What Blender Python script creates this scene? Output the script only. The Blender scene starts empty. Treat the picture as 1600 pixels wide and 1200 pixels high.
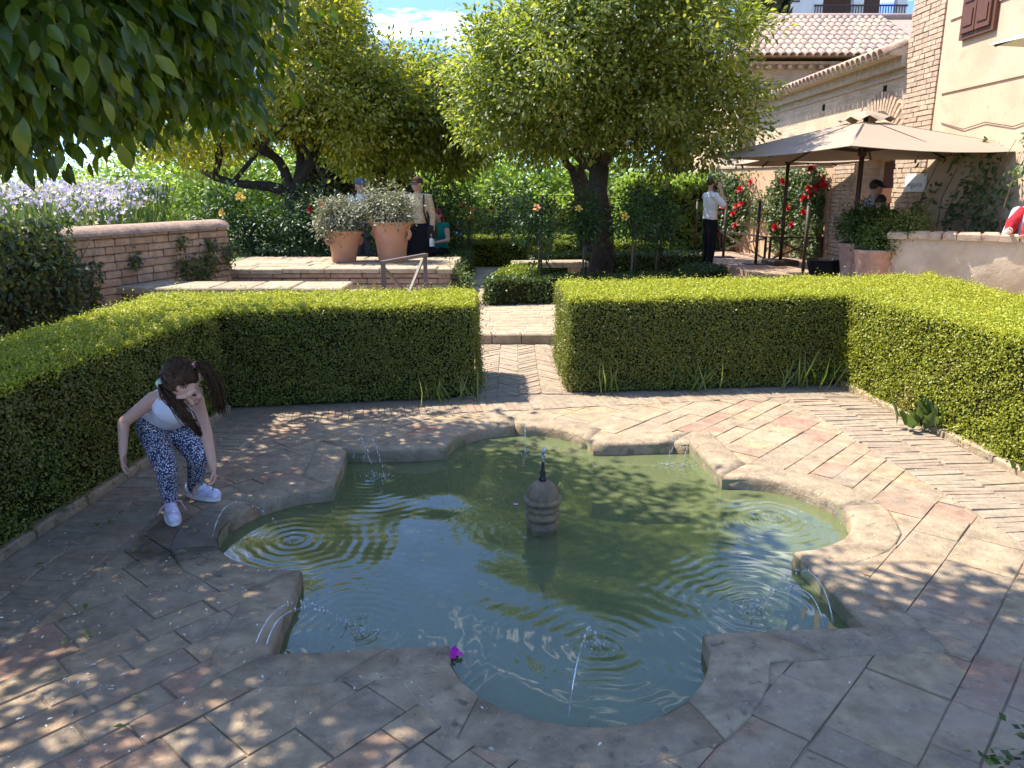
import bpy, bmesh, math, random
import numpy as np
from mathutils import Vector, Matrix, noise as mnoise

S = bpy.context.scene
R = math.radians

# ------------------------------------------------------------------ camera, sky, sun, exposure
CAM_H, PITCH, FPX = 1.6, R(14.0), 1209.0
cam = bpy.data.cameras.new('camera')
cam.sensor_width = 36.0
cam.lens = 36.0 * FPX / 1600.0
cam.clip_start = 0.05
cam.clip_end = 5000
camo = bpy.data.objects.new('camera', cam)
S.collection.objects.link(camo)
camo.location = (0, 0, CAM_H)
camo.rotation_euler = (math.pi / 2 - PITCH, 0, 0)
S.camera = camo

SUN_EL, SUN_AZ = R(58.0), R(-71.0)          # azimuth from +Y towards +X
sun_dir = Vector((math.sin(SUN_AZ) * math.cos(SUN_EL), math.cos(SUN_AZ) * math.cos(SUN_EL), math.sin(SUN_EL)))
W = bpy.data.worlds.new('World')
S.world = W
W.use_nodes = True
wt = W.node_tree
wt.nodes.clear()
w_out = wt.nodes.new('ShaderNodeOutputWorld')
w_bg = wt.nodes.new('ShaderNodeBackground')
w_sky = wt.nodes.new('ShaderNodeTexSky')
w_sky.sky_type = 'NISHITA'
w_sky.sun_disc = False
w_sky.sun_elevation = SUN_EL
w_sky.sun_rotation = SUN_AZ % (2 * math.pi)
w_sky.altitude = 1200
w_sky.air_density = 0.8
w_sky.dust_density = 0.5
w_sky.ozone_density = 1.8
w_bg.inputs['Strength'].default_value = 0.15
# thin drifting cloud wisps, all over the sky
w_tc = wt.nodes.new('ShaderNodeTexCoord')
w_map = wt.nodes.new('ShaderNodeMapping')
w_map.inputs['Scale'].default_value = (1.5, 1.0, 7.0)
w_map.inputs['Location'].default_value = (6.15, 1.89, 3.92)
w_n = wt.nodes.new('ShaderNodeTexNoise')
w_n.inputs['Scale'].default_value = 3.4
w_n.inputs['Detail'].default_value = 7
w_n.inputs['Roughness'].default_value = 0.62
w_r = wt.nodes.new('ShaderNodeValToRGB')
w_r.color_ramp.elements[0].position = 0.58
w_r.color_ramp.elements[1].position = 0.78
w_mix = wt.nodes.new('ShaderNodeMixRGB')
w_mix.inputs[2].default_value = (9.0, 9.2, 9.6, 1)
# clear dry air: the pale band stays close to the horizon, blue above it, all the way round
w_sep = wt.nodes.new('ShaderNodeSeparateXYZ'); w_cmb = wt.nodes.new('ShaderNodeCombineXYZ')
w_m1 = wt.nodes.new('ShaderNodeMapRange'); w_m1.interpolation_type = 'SMOOTHSTEP'
w_m1.inputs['From Min'].default_value = 0.0; w_m1.inputs['From Max'].default_value = 0.16; w_m1.inputs['To Min'].default_value = 0.0; w_m1.inputs['To Max'].default_value = 0.55
w_add = wt.nodes.new('ShaderNodeMath'); w_add.operation = 'ADD'
wt.links.new(w_tc.outputs['Generated'], w_sep.inputs[0])
wt.links.new(w_sep.outputs[2], w_m1.inputs['Value'])
wt.links.new(w_sep.outputs[2], w_add.inputs[0]); wt.links.new(w_m1.outputs[0], w_add.inputs[1])
wt.links.new(w_sep.outputs[0], w_cmb.inputs[0]); wt.links.new(w_sep.outputs[1], w_cmb.inputs[1]); wt.links.new(w_add.outputs[0], w_cmb.inputs[2])
w_nrm = wt.nodes.new('ShaderNodeVectorMath'); w_nrm.operation = 'NORMALIZE'
wt.links.new(w_cmb.outputs[0], w_nrm.inputs[0]); wt.links.new(w_nrm.outputs[0], w_sky.inputs['Vector'])
wt.links.new(w_tc.outputs['Generated'], w_map.inputs['Vector'])
wt.links.new(w_map.outputs[0], w_n.inputs['Vector'])
wt.links.new(w_n.outputs['Fac'], w_r.inputs[0])
wt.links.new(w_r.outputs[0], w_mix.inputs[0])
w_tint = wt.nodes.new('ShaderNodeMixRGB'); w_tint.blend_type = 'MULTIPLY'; w_tint.inputs[0].default_value = 1.0; w_tint.inputs[2].default_value = (.76, .87, 1.0, 1)
wt.links.new(w_sky.outputs[0], w_tint.inputs[1])
wt.links.new(w_tint.outputs[0], w_mix.inputs[1])
wt.links.new(w_mix.outputs[0], w_bg.inputs['Color'])
wt.links.new(w_bg.outputs[0], w_out.inputs[0])

sl = bpy.data.lights.new('sun', 'SUN')
sl.energy = 2.45
sl.angle = R(0.53)
sl.color = (1.0, 0.93, 0.82)
so = bpy.data.objects.new('sun', sl)
S.collection.objects.link(so)
so.rotation_euler = sun_dir.to_track_quat('Z', 'Y').to_euler()
so.location = (-8, 6, 14)

S.view_settings.view_transform = 'Standard'
S.view_settings.look = 'None'
S.view_settings.gamma = 1.0
S.view_settings.use_curve_mapping = False
S.view_settings.exposure = 2.15
S.render.engine = 'CYCLES'
S.cycles.max_bounces = 7
S.cycles.diffuse_bounces = 3
S.cycles.glossy_bounces = 3
S.cycles.transmission_bounces = 4
S.cycles.transparent_max_bounces = 12
S.cycles.caustics_reflective = False
S.cycles.caustics_refractive = False
S.cycles.sample_clamp_indirect = 6.0
S.cycles.use_denoising = True

# ------------------------------------------------------------------ helpers
rng = np.random.default_rng(7)
rnd = random.Random(11)
CT, ST = math.cos(PITCH), math.sin(PITCH)

def at(u, v, Y):
    """point at forward distance Y seen along the photo's pixel (u, v)"""
    x = (u - 800) / FPX; y = -(v - 600) / FPX
    dy = CT + y * ST; dz = -ST + y * CT
    t = Y / dy
    return Vector((x * t, Y, CAM_H + dz * t))

def gnd(u, v, z=0.0):
    x = (u - 800) / FPX; y = -(v - 600) / FPX
    dy = CT + y * ST; dz = -ST + y * CT
    t = (z - CAM_H) / dz
    return Vector((x * t, dy * t, z))

def link(o, parent=None):
    S.collection.objects.link(o)
    if parent is not None:
        o.parent = parent
    return o

def tag(o, label=None, cat=None, group=None, kind=None):
    if label: o['label'] = label
    if cat: o['category'] = cat
    if group: o['group'] = group
    if kind: o['kind'] = kind
    return o

def thing(name, label, cat, loc=(0, 0, 0), rz=0.0, group=None):
    o = bpy.data.objects.new(name, None)
    o.empty_display_size = 0.1
    link(o)
    o.location = loc
    o.rotation_euler = (0, 0, rz)
    return tag(o, label, cat, group)

def mobj(name, me, mat=None, parent=None):
    o = bpy.data.objects.new(name, me)
    if mat is not None and len(me.materials) == 0:
        me.materials.append(mat)
    return link(o, parent)

def raw_mesh(name, V, F, smooth=False):
    me = bpy.data.meshes.new(name)
    me.from_pydata([tuple(v) for v in V], [], F)
    if smooth:
        me.polygons.foreach_set('use_smooth', [True] * len(me.polygons))
    me.update()
    return me

class MB:
    """collects shapes for ONE mesh object"""
    def __init__(s):
        s.v = []; s.f = []
    def add(s, V, F):
        o = len(s.v)
        s.v += [tuple(v) for v in V]
        s.f += [tuple(i + o for i in f) for f in F]
        return s
    def box(s, c, d, rz=0.0, ch=0.0, M=None):
        x, y, z = d[0] / 2, d[1] / 2, d[2] / 2
        if ch > 0:
            V = []
            for zz, k in ((-z, 0), (z - ch, 0), (z, ch)):
                V += [(-x + k, -y + k, zz), (x - k, -y + k, zz), (x - k, y - k, zz), (-x + k, y - k, zz)]
            F = [(3, 2, 1, 0), (8, 9, 10, 11)]
            for a in (0, 4):
                for i in range(4):
                    j = (i + 1) % 4
                    F.append((a + i, a + j, a + 4 + j, a + 4 + i))
        else:
            V = [(-x, -y, -z), (x, -y, -z), (x, y, -z), (-x, y, -z), (-x, -y, z), (x, -y, z), (x, y, z), (-x, y, z)]
            F = [(3, 2, 1, 0), (4, 5, 6, 7), (0, 1, 5, 4), (1, 2, 6, 5), (2, 3, 7, 6), (3, 0, 4, 7)]
        MM = Matrix.Translation(c) @ (M if M is not None else Matrix.Rotation(rz, 4, 'Z'))
        return s.add([MM @ Vector(v) for v in V], F)
    def bar(s, a, b, w, h=None):
        a = Vector(a); b = Vector(b); d = b - a; h = h or w
        q = d.to_track_quat('Z', 'Y').to_matrix().to_4x4()
        return s.box((a + b) / 2, (w, h, d.length), M=q)
    def tube(s, pts, rad, n=8, jit=0.0, cap=True):
        pts = [Vector(p) for p in pts]
        V = []; F = []
        up = Vector((0.123, 0.77, 0.31)).normalized()
        for i, p in enumerate(pts):
            t = (pts[min(i + 1, len(pts) - 1)] - pts[max(i - 1, 0)]).normalized()
            x = t.cross(up)
            if x.length < 1e-3: x = t.cross(Vector((1, 0, 0)))
            x.normalize(); y = t.cross(x)
            r = rad[i] if hasattr(rad, '__len__') else rad
            for k in range(n):
                a = 2 * math.pi * k / n
                rr = r * (1 + jit * mnoise.noise(Vector((math.cos(a) * 2, math.sin(a) * 2, i * 0.7 + p.x))))
                V.append(p + (x * math.cos(a) + y * math.sin(a)) * rr)
        m = len(pts)
        for i in range(m - 1):
            for k in range(n):
                k2 = (k + 1) % n
                F.append((i * n + k, i * n + k2, (i + 1) * n + k2, (i + 1) * n + k))
        if cap:
            F.append(tuple(range(n - 1, -1, -1)))
            F.append(tuple((m - 1) * n + k for k in range(n)))
        return s.add(V, F)
    def lathe(s, prof, c=(0, 0, 0), n=24, wob=0.0):
        V = []; F = []
        for r, z in prof:
            for k in range(n):
                a = 2 * math.pi * k / n
                rr = r * (1 + wob * mnoise.noise(Vector((math.cos(a) * 1.5, math.sin(a) * 1.5, z * 6))))
                V.append((c[0] + rr * math.cos(a), c[1] + rr * math.sin(a), c[2] + z))
        for i in range(len(prof) - 1):
            for k in range(n):
                k2 = (k + 1) % n
                F.append((i * n + k, i * n + k2, (i + 1) * n + k2, (i + 1) * n + k))
        F.append(tuple(range(n - 1, -1, -1)))
        F.append(tuple((len(prof) - 1) * n + k for k in range(n)))
        return s.add(V, F)
    def ell(s, c, r, M=None, nu=14, nv=9):
        V = []; F = []
        M = M or Matrix.Identity(3)
        c = Vector(c)
        for i in range(1, nv):
            t = math.pi * i / nv
            for k in range(nu):
                a = 2 * math.pi * k / nu
                V.append(c + M @ Vector((r[0] * math.sin(t) * math.cos(a), r[1] * math.sin(t) * math.sin(a), r[2] * math.cos(t))))
        top = len(V); V.append(c + M @ Vector((0, 0, r[2])))
        bot = len(V); V.append(c + M @ Vector((0, 0, -r[2])))
        for i in range(nv - 2):
            for k in range(nu):
                k2 = (k + 1) % nu
                F.append((i * nu + k, (i + 1) * nu + k, (i + 1) * nu + k2, i * nu + k2))
        for k in range(nu):
            k2 = (k + 1) % nu
            F.append((top, k, k2)); F.append((bot, (nv - 2) * nu + k2, (nv - 2) * nu + k))
        return s.add(V, F)
    def caps(s, a, ra, b, rb, n=12):
        a = Vector(a); b = Vector(b); d = (b - a)
        L = d.length
        if L < 1e-5: return s.ell(a, (ra, ra, ra))
        t = d / L
        pts = []; rad = []
        for k in range(1, 4):
            an = math.pi / 2 * (1 - k / 4.0)
            pts.append(a - t * ra * math.sin(an)); rad.append(ra * math.cos(an))
        pts.append(a); rad.append(ra); pts.append(b); rad.append(rb)
        for k in range(3, 0, -1):
            an = math.pi / 2 * (1 - k / 4.0)
            pts.append(b + t * rb * math.sin(an)); rad.append(rb * math.cos(an))
        return s.tube(pts, rad, n)
    def build(s, name, mat=None, parent=None, smooth=False):
        me = raw_mesh(name, s.v, s.f, smooth)
        return mobj(name, me, mat, parent)

def np_mesh(name, V, F, smooth=False):
    """V (n,3), F (m,k) arrays -> mesh"""
    me = bpy.data.meshes.new(name)
    m, k = F.shape
    me.vertices.add(len(V)); me.vertices.foreach_set('co', V.astype(np.float32).ravel())
    me.loops.add(m * k); me.loops.foreach_set('vertex_index', F.astype(np.int32).ravel())
    me.polygons.add(m)
    me.polygons.foreach_set('loop_start', np.arange(0, m * k, k, dtype=np.int32))
    me.polygons.foreach_set('loop_total', np.full(m, k, dtype=np.int32))
    if smooth:
        me.polygons.foreach_set('use_smooth', np.ones(m, dtype=bool))
    me.update(calc_edges=True)
    return me

# leaf templates: x across, y along, z out of the blade
LEAF2 = (np.array([(0, 0, 0), (.3, .45, .05), (0, 1, -.06), (-.3, .45, .05)]), np.array([(0, 1, 2), (0, 2, 3)]))
LEAF4 = (np.array([(0, 0, 0), (.24, .4, .07), (.15, .75, .0), (0, 1, -.16), (-.15, .75, .0), (-.24, .4, .07), (0, .5, -.02)]),
         np.array([(0, 1, 6), (6, 1, 2), (6, 2, 3), (6, 3, 4), (6, 4, 5), (0, 6, 5)]))
_lv = [(0, 0, 0)]
for _t, _w in ((.2, .15), (.42, .235), (.64, .2), (.84, .1)):
    _c = -.28 * _t * _t
    _lv += [(_w, _t, _c + .07 * _w / .235), (0, _t, _c - .01), (-_w, _t, _c + .07 * _w / .235)]
_lv += [(0, 1, -.3)]
_lf = [(0, 1, 2), (0, 2, 3)]
for _i in range(3):
    _a = 1 + 3 * _i
    _lf += [(_a, _a + 3, _a + 4), (_a, _a + 4, _a + 1), (_a + 1, _a + 4, _a + 5), (_a + 1, _a + 5, _a + 2)]
_lf += [(10, 13, 11), (11, 13, 12)]
LEAF_BIG = (np.array(_lv, dtype=float), np.array(_lf))
BLADE = (np.array([(-.06, 0, 0), (.06, 0, 0), (.05, .5, .03), (-.05, .5, .03), (0, 1, -.12)]), np.array([(0, 1, 2), (0, 2, 3), (3, 2, 4)]))
PETAL5 = (np.array([(0, 0, 0)] + [(math.cos(a) * (.5 if k % 2 else .2), math.sin(a) * (.5 if k % 2 else .2), .15 if k % 2 else .05)
          for k, a in enumerate(np.linspace(0, 2 * math.pi, 11)[:-1])]), np.array([(0, 1 + k, 1 + (k + 1) % 10) for k in range(10)]))

def unit(a):
    return a / np.maximum(np.linalg.norm(a, axis=1, keepdims=True), 1e-9)

def leaf_frames(D, Nn):
    D = unit(D)
    X = unit(np.cross(D, Nn))
    Z = np.cross(X, D)
    return X, D, Z

def leaves_mesh(name, P, D, Nn, size, tmpl=LEAF2, wid=1.0):
    X, D, Z = leaf_frames(D, Nn)
    T, F = tmpl
    size = np.broadcast_to(np.asarray(size, float), (len(P),))
    V = P[:, None, :] + size[:, None, None] * (wid * T[None, :, 0, None] * X[:, None, :] + T[None, :, 1, None] * D[:, None, :] + T[None, :, 2, None] * Z[:, None, :])
    n = len(T)
    FF = (F[None, :, :] + (np.arange(len(P)) * n)[:, None, None]).reshape(-1, F.shape[1])
    return np_mesh(name, V.reshape(-1, 3), FF)

def rdir(n, r=None):
    r = r or rng
    return unit(r.normal(size=(n, 3)))

# ------------------------------------------------------------------ materials
def nmat(name):
    m = bpy.data.materials.new(name)
    m.use_nodes = True
    nt = m.node_tree
    nt.nodes.clear()
    out = nt.nodes.new('ShaderNodeOutputMaterial')
    return m, nt, out

def nd(nt, typ, ins=None, **kw):
    n = nt.nodes.new(typ)
    for k, v in kw.items(): setattr(n, k, v)
    for k, v in (ins or {}).items():
        if isinstance(v, bpy.types.NodeSocket): nt.links.new(v, n.inputs[k])
        else: n.inputs[k].default_value = v
    return n

def c4(c): return (c[0], c[1], c[2], 1.0)

def ramp(nt, fac, stops):
    n = nt.nodes.new('ShaderNodeValToRGB')
    cr = n.color_ramp
    while len(cr.elements) < len(stops): cr.elements.new(0.5)
    for e, (p, c) in zip(cr.elements, stops):
        e.position = p
        e.color = c4(c) if hasattr(c, '__len__') else (c, c, c, 1)
    nt.links.new(fac, n.inputs[0])
    return n.outputs[0]

def rand01(nt):
    oi = nt.nodes.new('ShaderNodeObjectInfo'); ge = nt.nodes.new('ShaderNodeNewGeometry')
    a = nd(nt, 'ShaderNodeMath', {0: oi.outputs['Random'], 1: ge.outputs['Random Per Island']}, operation='ADD')
    return nd(nt, 'ShaderNodeMath', {0: a.outputs[0]}, operation='FRACT').outputs[0]

def noise_t(nt, scale, detail=5, rough=.6, vec=None, dist=0.0):
    if vec is None:
        vec = nt.nodes.new('ShaderNodeNewGeometry').outputs['Position']
    return nd(nt, 'ShaderNodeTexNoise', {'Vector': vec, 'Scale': scale, 'Detail': detail, 'Roughness': rough, 'Distortion': dist}).outputs['Fac']

def mixc(nt, fac, a, b, mode='MIX'):
    n = nt.nodes.new('ShaderNodeMixRGB'); n.blend_type = mode
    for i, v in ((0, fac), (1, a), (2, b)):
        if isinstance(v, bpy.types.NodeSocket): nt.links.new(v, n.inputs[i])
        elif i == 0: n.inputs[0].default_value = v
        else: n.inputs[i].default_value = c4(v)
    return n.outputs[0]

def surf(name, rand_stops, mul=((0.25, .6), (.75, 1.25)), scale=6, detail=7, rough=.85, bump=.35, bscale=40, stain=None, spec=.3, metal=0.0, wet=None):
    """procedural surface: a colour per piece, mottled by noise, fine relief; stain = (scale, lo, hi, colour)"""
    m, nt, out = nmat(name)
    col = ramp(nt, rand01(nt), rand_stops) if len(rand_stops) > 1 else None
    n1 = noise_t(nt, scale, detail, .65)
    mm = ramp(nt, n1, mul)
    col = mixc(nt, 1.0, col if col is not None else rand_stops[0][1], mm, 'MULTIPLY')
    if stain:
        for (ss, lo, hi, sc) in (stain if isinstance(stain[0], tuple) else (stain,)):
            f = ramp(nt, noise_t(nt, ss, 6, .65, dist=.4), ((lo, 0.0), (hi, 1.0)))
            col = mixc(nt, f, col, sc)
    if wet:                                   # splashed ground: darker and glossy, ragged edge
        pos = nt.nodes.new('ShaderNodeNewGeometry').outputs['Position']
        dd = nd(nt, 'ShaderNodeVectorMath', {0: pos, 1: (wet[0], wet[1], 0)}, operation='DISTANCE').outputs['Value']
        dn = nd(nt, 'ShaderNodeMath', {0: noise_t(nt, 7, 5), 1: .35, 2: dd}, operation='MULTIPLY_ADD').outputs[0]
        wf = ramp(nt, dn, ((wet[2], 1.0), (wet[2] + .10, 0.0)))
        col = mixc(nt, wf, col, mixc(nt, 1.0, col, (.42, .42, .45), 'MULTIPLY'))
        rough = nd(nt, 'ShaderNodeMix', {'Factor': wf, 'A': rough, 'B': .08}).outputs[0]
    b = nd(nt, 'ShaderNodeBsdfPrincipled', {'Base Color': col, 'Roughness': rough, 'Specular IOR Level': spec, 'Metallic': metal})
    if bump:
        bn = nd(nt, 'ShaderNodeBump', {'Height': noise_t(nt, bscale, 8, .7), 'Strength': bump, 'Distance': .02})
        nt.links.new(bn.outputs[0], b.inputs['Normal'])
    nt.links.new(b.outputs[0], out.inputs[0])
    return m

def leafmat(name, stops, trans=.35, tcol=None, rough=.42, spec=.45, patch=None):
    m, nt, out = nmat(name)
    col = ramp(nt, rand01(nt), stops)
    if patch:
        ps, lo, hi, pc = patch
        f = ramp(nt, noise_t(nt, ps, 4, .6), ((lo, 0.0), (hi, 1.0)))
        col = mixc(nt, f, col, pc)
    b = nd(nt, 'ShaderNodeBsdfPrincipled', {'Base Color': col, 'Roughness': rough, 'Specular IOR Level': spec})
    tc = mixc(nt, 1.0, col, tcol or (1.5, 1.55, .7), 'MULTIPLY')
    t = nd(nt, 'ShaderNodeBsdfTranslucent', {'Color': tc})
    mx = nd(nt, 'ShaderNodeMixShader', {0: trans, 1: b.outputs[0], 2: t.outputs[0]})
    nt.links.new(mx.outputs[0], out.inputs[0])
    return m

def plain(name, c, rough=.7, spec=.3, metal=0.0, var=.15, scale=20, bump=0.0):
    return surf(name, ((0.5, c),), mul=((.3, 1 - var), (.7, 1 + var)), scale=scale, detail=4, rough=rough, bump=bump, bscale=60, spec=spec, metal=metal)

M = {}
M['tile'] = surf('worn_terracotta_tile', ((0, (.37, .275, .175)), (.25, (.42, .31, .19)), (.45, (.335, .255, .17)), (.66, (.44, .32, .185)), (.84, (.41, .275, .165)), (.94, (.40, .225, .15)), (1, (.35, .265, .175))),
                 mul=((.3, .58), (.7, 1.26)), scale=11, detail=10, rough=.8, bump=.8, bscale=34, stain=((2.2, .48, .7, (.42, .325, .225)), (5, .56, .68, (.26, .205, .15)), (17, .6, .72, (.17, .14, .105)), (45, .62, .7, (.46, .40, .31))), wet=(-1.52, 3.42, .42))
M['coping'] = surf('coping_stone', ((0, (.38, .285, .18)), (.5, (.43, .325, .205)), (1, (.36, .275, .175))), mul=((.3, .55), (.7, 1.25)), scale=9, detail=10, rough=.8, bump=.9, bscale=26,
                   stain=((2.7, .52, .68, (.34, .245, .15)), (5, .54, .66, (.27, .21, .15)), (14, .58, .7, (.15, .12, .085)), (40, .62, .7, (.46, .40, .31))), wet=(-1.52, 3.42, .42))
M['edge_brick'] = surf('edge_brick', ((0, (.34, .265, .18)), (.4, (.39, .30, .205)), (.8, (.31, .24, .165)), (1, (.37, .25, .17))), scale=16, rough=.88, bump=.6, bscale=45, stain=(6, .55, .75, (.28, .24, .19)))
M['mortar'] = surf('mortar_bed', ((.5, (.30, .235, .165)),), scale=12, rough=.95, bump=.5)
M['soil'] = surf('dry_soil', ((.5, (.13, .095, .065)),), scale=10, rough=.95, bump=.8, bscale=25)
M['sand'] = surf('sandy_path', ((.5, (.46, .38, .28)),), mul=((.3, .8), (.7, 1.12)), scale=3, rough=.93, bump=.35, bscale=50, stain=(1.3, .55, .75, (.36, .29, .21)))
M['far_ground'] = surf('dry_grass_ground', ((.5, (.17, .18, .07)),), scale=.6, rough=.95, bump=.4)
M['stone'] = surf('rough_sandstone', ((0, (.33, .22, .155)), (.4, (.39, .265, .185)), (.75, (.31, .20, .14)), (1, (.36, .26, .19))), scale=9, rough=.9, bump=.8, bscale=22, stain=(4, .58, .75, (.22, .17, .12)))
M['mossy'] = surf('mossy_stone', ((0, (.30, .25, .15)), (.5, (.36, .29, .18)), (1, (.27, .22, .13))), scale=8, rough=.92, bump=.8, bscale=22, stain=(3, .45, .65, (.14, .13, .05)))
M['slab'] = surf('pale_stone_slab', ((0, (.38, .30, .20)), (.5, (.44, .345, .23)), (1, (.35, .275, .18))), scale=7, rough=.9, bump=.6, bscale=24, stain=((5, .5, .68, (.27, .21, .13)), (15, .58, .7, (.2, .16, .1))))
M['brick'] = surf('thin_old_brick', ((0, (.49, .355, .24)), (.35, (.54, .40, .275)), (.7, (.46, .325, .22)), (1, (.57, .43, .30))), scale=11, rough=.9, bump=.6, bscale=35, stain=(5, .6, .75, (.38, .28, .2)))
M['old_brick'] = surf('weathered_parapet_brick', ((0, (.40, .27, .18)), (.35, (.46, .32, .215)), (.7, (.35, .235, .155)), (1, (.48, .35, .25))), scale=11, rough=.9, bump=.7, bscale=35, stain=((5, .55, .72, (.27, .2, .13)), (2, .55, .75, (.3, .24, .15))))
M['old_lime'] = surf('old_lime_mortar', ((.5, (.33, .25, .175)),), scale=9, rough=.95, bump=.6)
M['lime'] = surf('lime_mortar', ((.5, (.52, .42, .31)),), scale=9, rough=.95, bump=.5)
M['plaster'] = surf('ochre_plaster', ((.5, (.55, .395, .26)),), mul=((.3, .86), (.7, 1.1)), scale=1.6, rough=.92, bump=.25, bscale=18, stain=((.8, .48, .72, (.58, .44, .31)), (7, .6, .74, (.45, .31, .19)), (2.2, .6, .72, (.49, .34, .215))))
M['plaster_pink'] = surf('salmon_plaster', ((.5, (.62, .40, .24)),), mul=((.3, .88), (.7, 1.08)), scale=1.4, rough=.92, bump=.25, bscale=18)
M['plaster_grey'] = surf('weathered_render', ((.5, (.52, .41, .28)),), mul=((.3, .75), (.7, 1.15)), scale=3.2, rough=.93, bump=.7, bscale=14, stain=((2.5, .5, .7, (.42, .31, .2)), (8, .6, .72, (.6, .52, .4))))
M['white_wall'] = surf('white_limewash', ((.5, (.72, .69, .63)),), mul=((.3, .9), (.7, 1.05)), scale=2, rough=.9, bump=.1)
M['roof_tile'] = surf('clay_roof_tile', ((0, (.40, .27, .2)), (.3, (.47, .33, .25)), (.6, (.36, .26, .21)), (.85, (.50, .38, .27)), (1, (.52, .42, .25))), scale=10, rough=.88, bump=.5, bscale=30, stain=(6, .58, .72, (.25, .2, .16)))
M['terracotta'] = surf('terracotta', ((0, (.50, .255, .145)), (1, (.46, .225, .135))), mul=((.3, .88), (.7, 1.1)), scale=5, rough=.85, bump=.2, stain=(4, .58, .78, (.66, .43, .3)))
M['dark_terracotta'] = surf('weathered_terracotta', ((.5, (.40, .23, .16)),), scale=5, rough=.85, bump=.25, stain=(4, .55, .75, (.5, .36, .28)))
M['fountain'] = surf('wet_carved_stone', ((.5, (.22, .155, .085)),), mul=((.3, .55), (.7, 1.35)), scale=13, rough=.38, bump=.6, bscale=45, spec=.5, stain=(9, .55, .7, (.08, .085, .05)))
M['bronze'] = plain('dark_bronze', (.02, .02, .02), rough=.4, spec=.5, metal=.3)
M['iron'] = plain('brown_iron', (.055, .038, .03), rough=.55, spec=.4)
M['rail_iron'] = plain('weathered_rail_iron', (.15, .115, .095), rough=.5, spec=.45)
M['wood_dark'] = plain('dark_wood', (.12, .05, .028), rough=.6, bump=.2)
M['wood_pole'] = plain('pole_wood', (.055, .03, .022), rough=.55)
M['canvas'] = surf('parasol_canvas', ((.5, (.32, .255, .185)),), mul=((.3, .93), (.7, 1.05)), scale=2, rough=.9, bump=.1, bscale=150)
M['white_canvas'] = surf('white_canvas', ((.5, (.74, .68, .6)),), mul=((.3, .95), (.7, 1.04)), scale=2, rough=.9, bump=.1, bscale=150)
M['black_plastic'] = plain('black_plastic', (.02, .018, .018), rough=.35, spec=.5)
M['sign'] = plain('sign_white', (.82, .82, .80), rough=.5, var=.04)
M['ink'] = plain('sign_ink', (.35, .37, .40), rough=.7, var=.05)
M['pool'] = surf('algae_pool_lining', ((.5, (.24, .225, .125)),), mul=((.3, .7), (.7, 1.2)), scale=5, rough=.9, bump=.4, stain=(4, .5, .7, (.36, .36, .2)))
M['bark'] = surf('dark_bark', ((.5, (.055, .04, .028)),), mul=((.3, .55), (.7, 1.5)), scale=14, rough=.92, bump=1.0, bscale=24)
M['bark_light'] = surf('grey_bark', ((.5, (.18, .15, .11)),), scale=9, rough=.92, bump=.8, bscale=20)
M['stem'] = plain('woody_stem', (.14, .10, .06), rough=.9)
M['stake'] = plain('dark_stake', (.03, .028, .025), rough=.7)
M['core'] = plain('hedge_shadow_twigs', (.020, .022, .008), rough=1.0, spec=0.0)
M['box'] = leafmat('box_leaf', ((0, (.15, .18, .018)), (.35, (.24, .27, .025)), (.7, (.34, .36, .035)), (1, (.44, .43, .05))), trans=.34, tcol=(1.25, 1.25, .5), patch=(1.4, .54, .68, (.26, .20, .06)))  # leaf colour brightened to carry the sun on the right hedge's side
M['box_fresh'] = leafmat('box_leaf_fresh', ((0, (.10, .145, .012)), (.35, (.165, .215, .016)), (.7, (.24, .285, .022)), (1, (.32, .35, .03))), trans=.34, tcol=(1.25, 1.25, .5))
M['box_top'] = leafmat('box_leaf_sunlit_tips', ((0, (.22, .25, .025)), (.35, (.33, .36, .035)), (.7, (.44, .45, .045)), (1, (.56, .54, .07))), trans=.34, tcol=(1.2, 1.2, .5), rough=.5, spec=.35)  # yellower fresh tips, with sunlight on the hedge tops painted into the colour
M['box_side'] = leafmat('box_leaf_shaded_side', ((0, (.085, .112, .018)), (.4, (.145, .175, .025)), (.8, (.22, .235, .036)), (1, (.33, .30, .06))), trans=.26, tcol=(1.25, 1.25, .5), patch=(1.3, .5, .75, (.13, .115, .03)))  # side leaves coloured darker to carry the shade on these faces
M['box_dark'] = leafmat('box_leaf_dark', ((0, (.03, .055, .014)), (.6, (.06, .10, .02)), (1, (.12, .17, .03))), trans=.28)
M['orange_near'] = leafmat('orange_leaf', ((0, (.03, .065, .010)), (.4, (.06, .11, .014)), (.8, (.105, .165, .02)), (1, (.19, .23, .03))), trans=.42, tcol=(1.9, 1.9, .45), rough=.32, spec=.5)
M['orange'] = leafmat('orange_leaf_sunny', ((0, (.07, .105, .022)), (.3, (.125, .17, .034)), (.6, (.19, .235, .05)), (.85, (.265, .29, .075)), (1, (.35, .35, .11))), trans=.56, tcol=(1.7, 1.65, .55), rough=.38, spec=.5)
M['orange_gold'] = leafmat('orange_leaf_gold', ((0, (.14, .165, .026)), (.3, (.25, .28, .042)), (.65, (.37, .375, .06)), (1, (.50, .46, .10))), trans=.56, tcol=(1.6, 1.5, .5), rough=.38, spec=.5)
M['light_tree'] = leafmat('light_green_leaf', ((0, (.14, .21, .04)), (.5, (.24, .33, .07)), (1, (.34, .42, .11))), trans=.5)
M['cypress'] = leafmat('cypress_leaf', ((0, (.012, .02, .009)), (.6, (.025, .038, .015)), (1, (.045, .06, .022))), trans=.1)
M['rose_leaf'] = leafmat('rose_leaf', ((0, (.018, .045, .012)), (.6, (.035, .08, .02)), (1, (.07, .13, .03))), trans=.3)
M['climber_leaf'] = leafmat('climber_leaf', ((0, (.05, .085, .025)), (.6, (.1, .15, .045)), (1, (.19, .22, .08))), trans=.3)
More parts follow.
